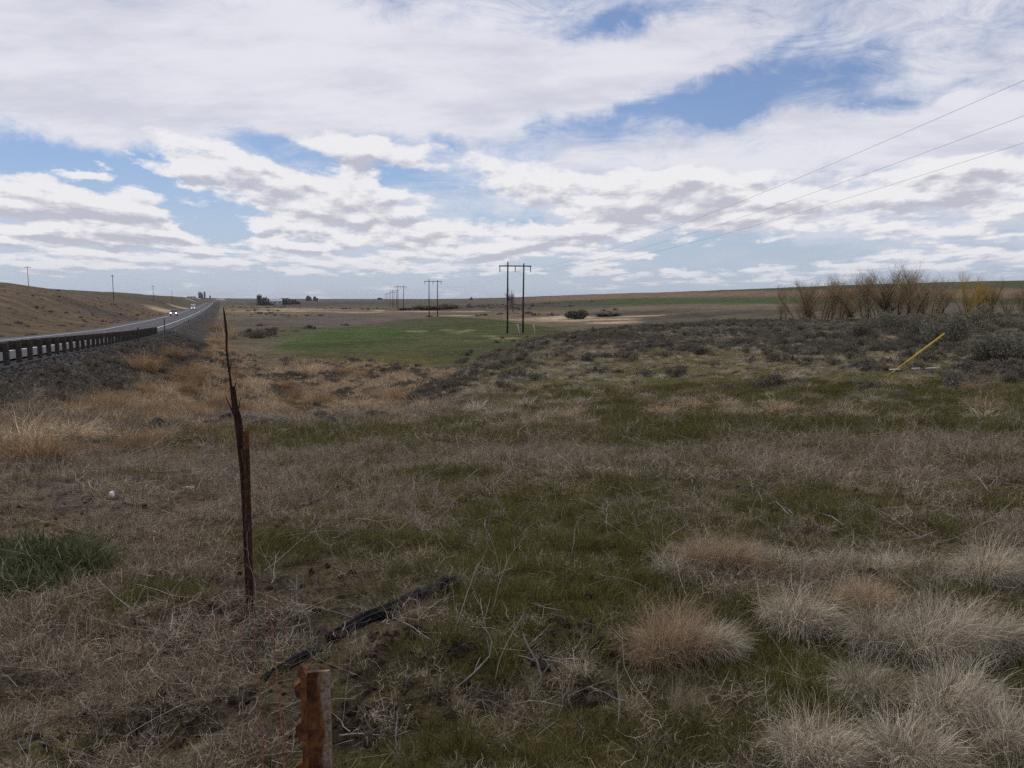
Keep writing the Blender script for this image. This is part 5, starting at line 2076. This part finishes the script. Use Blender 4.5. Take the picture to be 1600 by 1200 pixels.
# bent lip on top of the near post
lip = MB()
lip.add([(-.004, -.016, 0), (.004, -.016, 0), (.004, .004, 0), (-.004, .004, 0), (-.008, -.013, .010), (-.001, -.013, .014), (.002, .002, .004), (-.005, .002, .006)],
        [(0, 1, 5, 4), (1, 2, 6, 5), (2, 3, 7, 6), (3, 0, 4, 7), (4, 5, 6, 7)])
lo = lip.build('lip', M_stud, npost)
lo.location = (0, 0, NPZ - gz(NPX - .012, NPY))

fp = at(389, 946)
dtop = px_dir(381, 673)
kt = fp.y / dtop.y
far_top = EYE + dtop.z * kt
fpost = tpost('steel_fence_post', fp.x, fp.y, far_top, .5, M_rustd, M_rusto, .105, M_rustd, 'dark steel T-post with bright rust coloured tip, standing beside the dead sapling', W=.032, D=.026,
              lean=(0, -math.atan((dtop.x * kt - fp.x) / (far_top - fp.z)) * -1))


def ray_at(px, py, y):
    d = px_dir(px, py)
    k = y / d.y
    return Vector((d.x * k, y, EYE + d.z * k))


# dead sapling leaning on the far post
ys_ = fp.y + .03
r0 = empty('dead_sapling', (fp.x - .01, ys_, gz(fp.x, ys_)))
M_dead = mat('dead_wood_dark', (.050, .030, .022), .95, .45, 40, .6, stretch=(1, 1, .2), spec=.05)


def rel(pts):
    return [ray_at(a, b, ys_) - r0.location for a, b in pts]


m = MB()
m.tube([Vector((0, 0, -.05))] + rel([(386, 900), (383, 820), (379, 740), (374, 690), (369, 645), (365, 612), (363, 604)]), [.013, .013, .014, .015, .016, .015, .013, .009, .003], 7)
m.tube(rel([(377, 700), (377, 668), (375, 650), (374, 643)]), [.008, .010, .007, .003], 6)
m.build('stem', M_dead, r0)
m = MB()
m.tube(rel([(365, 640), (361, 605), (359, 585), (356, 565), (354, 545), (354, 522), (352, 502), (350, 488), (349, 480)]), [.008, .0075, .007, .0065, .0055, .0075, .007, .005, .002], 6)
m.tube(rel([(358, 583), (361, 570), (361, 562)]), [.004, .003, .001], 5)
m.tube(rel([(365, 615), (368, 600), (370, 594)]), [.004, .003, .001], 5)
m.tube(rel([(370, 650), (374, 632), (376, 620)]), [.004, .003, .0015], 5)
m.tube(rel([(368, 655), (362, 640), (355, 626), (352, 618)]), [.005, .004, .003, .001], 5)
m.tube(rel([(362, 625), (362, 605), (361, 596)]), [.006, .005, .002], 5)
m.build('branch', M_dead, r0)
m = MB()
m.tube([p + Vector((.006, -.03, 0)) for p in rel([(378, 700), (384, 735), (387, 770), (384, 810), (388, 850), (389, 890), (387, 925)])], .0026, 5)
m.build('vine', mat('pale_vine', (.16, .13, .11), .9), r0)
tag(r0, 'tall thin dead sapling leaning beside the dark steel post', 'dead sapling')


def barbed(pts, label):
    """rusty two strand wire with barbs"""
    pts = [Vector(p) for p in pts]
    dense_ = []
    for i in range(len(pts) - 1):
        L = (pts[i + 1] - pts[i]).length
        n = max(2, int(L / .012))
        for k in range(n):
            dense_.append(pts[i].lerp(pts[i + 1], k / n))
    # soften the corners
    for _ in range(14):
        dense_ = [dense_[0]] + [(dense_[i - 1] + dense_[i] * 2 + dense_[i + 1]) / 4 for i in range(1, len(dense_) - 1)] + [dense_[-1]]
    r0 = empty('barbed_wire', dense_[0])
    o = dense_[0]
    for s_ in (0, math.pi):
        m = MB()
        q = []
        for i, p in enumerate(dense_):
            a = i * .55 + s_
            q.append(p - o + Vector((math.cos(a) * .0017, 0, math.sin(a) * .0017)))
        m.tube(q, .0013, 5)
        m.build('strand', M_rustw, r0, True)
    for i in range(5, len(dense_) - 4, 9):
        m = MB()
        p = dense_[i] - o
        t = (dense_[i + 1] - dense_[i]).normalized()
        u = t.cross(Vector((.3, .2, .9))).normalized()
        w = t.cross(u)
        for a in (0.3, 1.9):
            v = u * math.cos(a + i) + w * math.sin(a + i)
            m.tube([p - v * .010 + t * .003, p, p + v * .010 - t * .003], [.0004, .0014, .0004], 4)
        m.tube([p - t * .004, p + t * .004], .0034, 6)
        m.build('barb', M_rustw, r0)
    tag(r0, label, 'barbed wire', 'slack barbed wires of the old fence')


g0 = fp


def low(px, py, y, up):
    p = ray_at(px, py, y)
    return Vector((p.x, p.y, p.z))


barbed([Vector((g0.x, g0.y, g0.z + .10)), low(397, 985, 3.6, 0), low(404, 1060, 2.7, 0), low(409, 1150, 2.0, 0), low(413, 1260, 1.5, 0)], 'rusty barbed wire running down from the dark post, leftmost of the loose wires')
barbed([Vector((g0.x + .02, g0.y, g0.z + .30)), low(413, 925, 3.5, 0), low(424, 975, 2.8, 0), low(433, 1060, 2.2, 0), low(441, 1140, 1.8, 0), low(447, 1260, 1.45, 0)], 'rusty barbed wire from the dark post towards the near post, rightmost of the loose wires')

# burnt log
M_char = mat('charred_log', (.022, .020, .020), .9, .5, 26, .9, stretch=(1, .12, 1), spec=.15)
M_char.node_tree.nodes['Principled BSDF'].inputs['Roughness'].default_value = .85


def log(name, px0, py0, px1, py1, r0_, r1_, lift, label, m_, bend=.04, seed=1, n=14, cat='log'):
    g = np.random.default_rng(seed)
    a, b = at(px0, py0), at(px1, py1)
    L = (b - a).length
    d = (b - a).normalized()
    sd_ = Vector((-d.y, d.x, 0)).normalized()
    up_ = d.cross(sd_) * -1
    o = empty(name, (a + b) / 2, 0)
    V, Fs, N = [], [], 16
    for i in range(n):
        t = i / (n - 1)
        p = a.lerp(b, t)
        p.z = gz(p.x, p.y) * .5 + (a.z + (b.z - a.z) * t) * .5 + lift
        p = p + sd_ * bend * math.sin(t * 3.1) * L - o.location
        rr_ = (r0_ + (r1_ - r0_) * t) * (1 if 0 < i < n - 1 else .7)
        for k in range(N):
            th = 2 * math.pi * k / N
            q = rr_ * (1 + .22 * math.sin(k * 3.3 + i * .15) + g.normal(0, .05))
            V.append(p + sd_ * math.cos(th) * q * 1.2 + Vector((0, 0, 1)) * math.sin(th) * q)
    for i in range(n - 1):
        for k in range(N):
            x_, y_ = i * N + k, i * N + (k + 1) % N
            Fs.append((x_, y_, y_ + N, x_ + N))
    Fs.append(tuple(reversed(range(N))))
    Fs.append(tuple(range((n - 1) * N, n * N)))
    mb_ = MB()
    mb_.add(V, Fs)
    w = mb_.build('wood', m_, o)
    tag(o, label, cat)
    return o


log('charred_log', 512, 1008, 712, 934, .026, .038, .018, 'long charred black log lying in the dry grass, pointing up to the right', M_char, .02, 4, 22)
log('charred_log', 410, 1062, 500, 1026, .016, .022, .01, 'shorter charred stick lying in line with the lower left end of the black log', M_char, .03, 5)
M_gwood = mat('grey_weathered_wood', (.16, .14, .125), .9, .4, 30, .6, stretch=(1, .2, 1), spec=.1)
for i, (a0, b0, a1, b1, r_, lab, mm) in enumerate([
    (440, 790, 545, 765, .045, 'dark rotten log in the grass just right of the dark far post', M_char),
    (455, 812, 560, 775, .020, 'thin dark branch lying in front of the rotten log', M_char)]):
    log('rotten_log', a0, b0, a1, b1, r_, r_ * .8, .02, lab, mm, .03, 9 + i)

# rocks along the edge of the bench
M_rock = mat('dark_basalt', (.050, .042, .036), .9, .5, 6, 1.0, col2=(.125, .108, .088))
M_rockp = mat('pale_rock', (.15, .13, .105), .9, .4, 6, 1.0)


def rock(px, py, wpx, hpx, label, m_, seed):
    g = np.random.default_rng(seed)
    p = at(px, py)
    w = wpx / F * p.length * 1.3
    h = hpx / F * p.length * 1.35
    me = bpy.data.meshes.new('rock')
    import bmesh
    bm = bmesh.new()
    bmesh.ops.create_icosphere(bm, subdivisions=3, radius=1)
    pl = [(Vector(g.normal(0, 1, 3)).normalized(), g.uniform(.55, .9)) for _ in range(9)]
    for v in bm.verts:
        for n_, d_ in pl:
            q = v.co.dot(n_) - d_
            if q > 0:
                v.co -= n_ * q * .9
        v.co *= 1 + float(g.normal(0, .02))
        v.co.x *= w / 2
        v.co.y *= w / 2 * .8
        v.co.z *= h * .75
    bm.to_mesh(me)
    bm.free()
    o = obj('rock', me, m_)
    o.location = (p.x, p.y, p.z + h * .40)
    o.rotation_euler = (0, 0, g.uniform(-.5, .5))
    tag(o, label, 'rock', 'rocks along the edge of the green strip')


RK = [(330, 668, 26, 10, 'low dark rock at the left end of the rock row', 0), (349, 660, 22, 12, 'dark rock just left of the dead sapling', 0), (362, 658, 18, 9, 'small dark rock touching the sapling on its left', 0),
      (392, 661, 34, 12, 'long pale grey rock right of the dead sapling', 1), (418, 664, 20, 10, 'dark rock between the long pale rock and the small round one', 0),
      (446, 662, 20, 9, 'small pale rounded rock in the row', 1), (434, 665, 14, 7, 'tiny dark rock beside the pale rounded one', 0), (506, 658, 26, 10, 'dark angular rock in the middle of the row', 0),
      (520, 663, 16, 8, 'small dark rock touching the right of the angular one', 0), (546, 662, 16, 7, 'small isolated dark rock right of the middle', 0),
      (586, 658, 26, 10, 'broad dark rock below the rusty bush', 0), (600, 655, 18, 7, 'dark rock at the foot of the rusty bush', 0), (642, 655, 30, 8, 'long low grey rock right of the rusty bush', 1),
      (660, 650, 20, 8, 'dark rock at the right end of the main row', 0), (742, 640, 30, 7, 'low dark rock far right on the edge of the green strip', 0), (250, 676, 26, 14, 'dark rock below the reeds, left of the row', 0),
      (905, 632, 24, 6, 'purplish dark rock alone on the slope right of centre', 0)]
for i, (px, py, w, h, lab, k) in enumerate(RK):
    rock(px, py, w, h, lab, M_rockp if k else M_rock, 40 + i)

# litter
def litter(px, py, wpx, label, kind):
    p = at(px, py)
    w = wpx / F * p.length
    m = MB()
    if kind == 'cup':
        m.tube([(0, 0, 0), (0, w * .3, w * .25), (0, w * .9, w * .3)], [w * .40, w * .46, w * .5], 14)
    else:
        m.tube([(-w * .5, 0, .01), (-w * .2, .01, .02), (w * .2, 0, .018), (w * .5, -.01, .01)], [w * .16, w * .10, w * .09, w * .16], 8)
        m.tube([(w * .22, 0, .015), (w * .24, -w * .3, .012), (w * .22, -w * .55, .0)], [w * .07, w * .05, w * .04], 6)
    o = m.build('paper_cup' if kind == 'cup' else 'bone', M_white, None, True)
    o.location = (p.x, p.y, p.z + .02)
    o.rotation_euler = (0, 0, .3)
    tag(o, label, 'litter' if kind == 'cup' else 'bone')


litter(175, 797, 10, 'small crushed white cup lying on the bare slope at the left', 'cup')
litter(296, 775, 14, 'white bleached bone left of the dark post', 'bone')
rockw = at(1493, 582)

# yellow guy wire guard and white pipe pieces
M_yel = mat('yellow_plastic', (.78, .50, .045), .5, .06, 6, spec=.4)
b = at(1390, 587)
tp = ray_at(1476, 521, b.y - .35)
L = (tp - b).length
r0 = empty('guy_wire_guard', b)
m = MB()
d = tp - b
m.tube([d * 0.0 - d.normalized() * .05, d], .032, 12)
m.build('tube', M_yel, r0, True)
m = MB()
m.tube([-d.normalized() * .45, d * .02], .012, 6)
m.build('anchor_rod', M_steel, r0)
tag(r0, 'yellow plastic guy wire guard tube leaning to the right on the slope', 'guy wire guard')
wp = at(1591, 448)
for (x0, y0, x1, y1, lab) in [(1389, 588, 1406, 585.5, 'short white pipe piece at the foot of the yellow tube'), (1424, 586.6, 1437, 586.8, 'shortest white pipe piece, in the middle of the three'),
                              (1446, 586.6, 1468, 587, 'longest white pipe piece, farthest right of the three')]:
    a, c = at(x0, y0), at(x1, y1)
    c2 = ray_at(x1, y1, a.y - .05)
    c2.z = gz(c2.x, c2.y)
    m = MB()
    m.tube([(0, 0, .20), (c2 - a) + Vector((0, 0, .20))], .028, 10)
    o = m.build('white_pipe', M_white, None, True)
    o.location = a
    tag(o, lab, 'pipe', 'white pipe pieces on the slope')

# white leaning marker tubes by the nearest pole pair
for x0, y0, x1, y1, lab in [(812, 521.5, 808.5, 505, 'left white marker tube leaning between the two poles of the nearest H-frame'),
                            (836.5, 521, 833.5, 505, 'right white marker tube leaning just right of the nearest H-frame')]:
    Zp = 176.0
    a, c = ray_at(x0, y0, Zp), ray_at(x1, y1, Zp)
    zg = gz(a.x, Zp)
    hgt = c.z - a.z
    m = MB()
    m.tube([(0, 0, 0), (c.x - a.x, 0, hgt)], .085, 8)
    o = m.build('marker_tube', M_white, None, True)
    o.location = (a.x, Zp, zg)
    tag(o, lab, 'marker tube', 'white marker tubes at the nearest H-frame')

# noticeable single stalks
ST = [((705, 1090), [(740, 1052), (765, 1025), (768, 1004)], .0035, 'long pale bent stalk leaning up from the lower middle, in the branchy group'),
      ((770, 1028), [(795, 1032), (822, 1034)], .0035, 'pale straight stalk lying level to the right in the branchy group'),
      ((838, 1082), [(846, 1058), (840, 1035), (825, 1010), (817, 991)], .004, 'pale upright crooked stalk right of the branchy group'),
      ((832, 964), [(850, 970), (878, 976)], .0035, 'pale short stalk lying above the crooked stalk'),
      ((800, 1097), [(830, 1099), (850, 1102), (880, 1109)], .0035, 'pale thin stalk lying low at the bottom middle'),
      ((462, 985), [(463, 950), (463, 918), (464, 897)], .0028, 'straight thin pale stalk standing upright between the log and the near post'),
      ((1190, 800), [(1212, 802), (1235, 815), (1258, 834)], .006, 'pale branch lying behind the matted mounds'),
      ((1210, 800), [(1230, 808), (1248, 822)], .005, 'second pale branch beside the one behind the matted mounds'),
      ((1545, 762), [(1530, 752), (1515, 738)], .008, 'bleached white stick near the right edge'),
      ((1270, 808), [(1300, 816), (1318, 824)], .006, 'pale stick right of the two pale branches'),
      ((230, 1025), [(240, 1050), (262, 1064), (290, 1068)], .0035, 'curved pale stalk at the lower left'),
      ((270, 1045), [(282, 1060), (296, 1068)], .003, 'short pale stalk right of the curved one at the lower left'),
      ((8, 995), [(30, 1013), (60, 1012)], .0035, 'pale stalk near the left edge at the bottom'),
      ((945, 712), [(930, 697), (905, 696)], .005, 'pale bent stalk far up the slope near the centre'),
      ((990, 722), [(984, 710), (978, 700)], .006, 'pale short stalk on the far slope right of centre'),
      ((530, 1140), [(560, 1152), (600, 1156)], .003, 'pale stalk lying right of the near post'),
      ((621, 1190), [(618, 1150), (622, 1110)], .0028, 'thin crooked pale stalk standing right of the near post'),
      ((650, 985), [(664, 975), (690, 958), (716, 955)], .003, 'pale stalk crossing the charred log')]
for (p0, pp_, rad, lab) in ST:
    a = at(*p0)
    pts = [Vector((0, 0, .01))]
    up_ = 'upright' in lab or 'standing' in lab or 'leaning up' in lab
    for q in pp_:
        if up_:
            c = ray_at(q[0], q[1], a.y + .02)
        else:
            c = at(*q)
            c.z += .03
        pts.append(c - a)
    m = MB()
    m.tube(pts, [rad] * (len(pts) - 1) + [rad * .5], 6)
    # small side twigs
    for j in range(1, len(pts) - 1):
        v = Vector((random.uniform(-1, 1), random.uniform(-.4, .4), random.uniform(.1, .7))).normalized() * rad * 22
        m.tube([pts[j], pts[j] + v * .6, pts[j] + v + Vector((0, 0, -rad * 2))], [rad * .6, rad * .5, rad * .2], 5)
    o = m.build('dead_stalk', None, None, True)
    o.data.materials.append(M_stalk1 if 'M_stalk1' in globals() else globals().setdefault('M_stalk1', mat('bleached_wood', (.36, .32, .27), .9, .25, 30, spec=.1)))
    o.location = a
    tag(o, lab, 'dead stalk', 'pale dead stalks in the foreground')

# ------------------------------------------------------------------ telling look-alikes apart
same = {}
for o_ in COL.objects:
    if o_.parent is None and o_.get('label') and o_.get('group'):
        same.setdefault(o_['label'], []).append(o_)
ORD2 = ['leftmost', 'second', 'third', 'fourth', 'fifth', 'sixth', 'seventh', 'eighth', 'ninth', 'tenth', 'eleventh', 'twelfth', 'thirteenth',
        'fourteenth', 'fifteenth', 'sixteenth', 'seventeenth', 'eighteenth', 'nineteenth', 'twentieth']
for lab_, lst_ in same.items():
    if len(lst_) < 2 or len(lst_) > 20:
        continue
    lst_.sort(key=lambda q: math.atan2(q.location.x, q.location.y))
    for i_, o_ in enumerate(lst_):
        o_['label'] = 'leftmost ' + lab_ if i_ == 0 else '%s from left, %s' % (ORD2[i_], lab_)
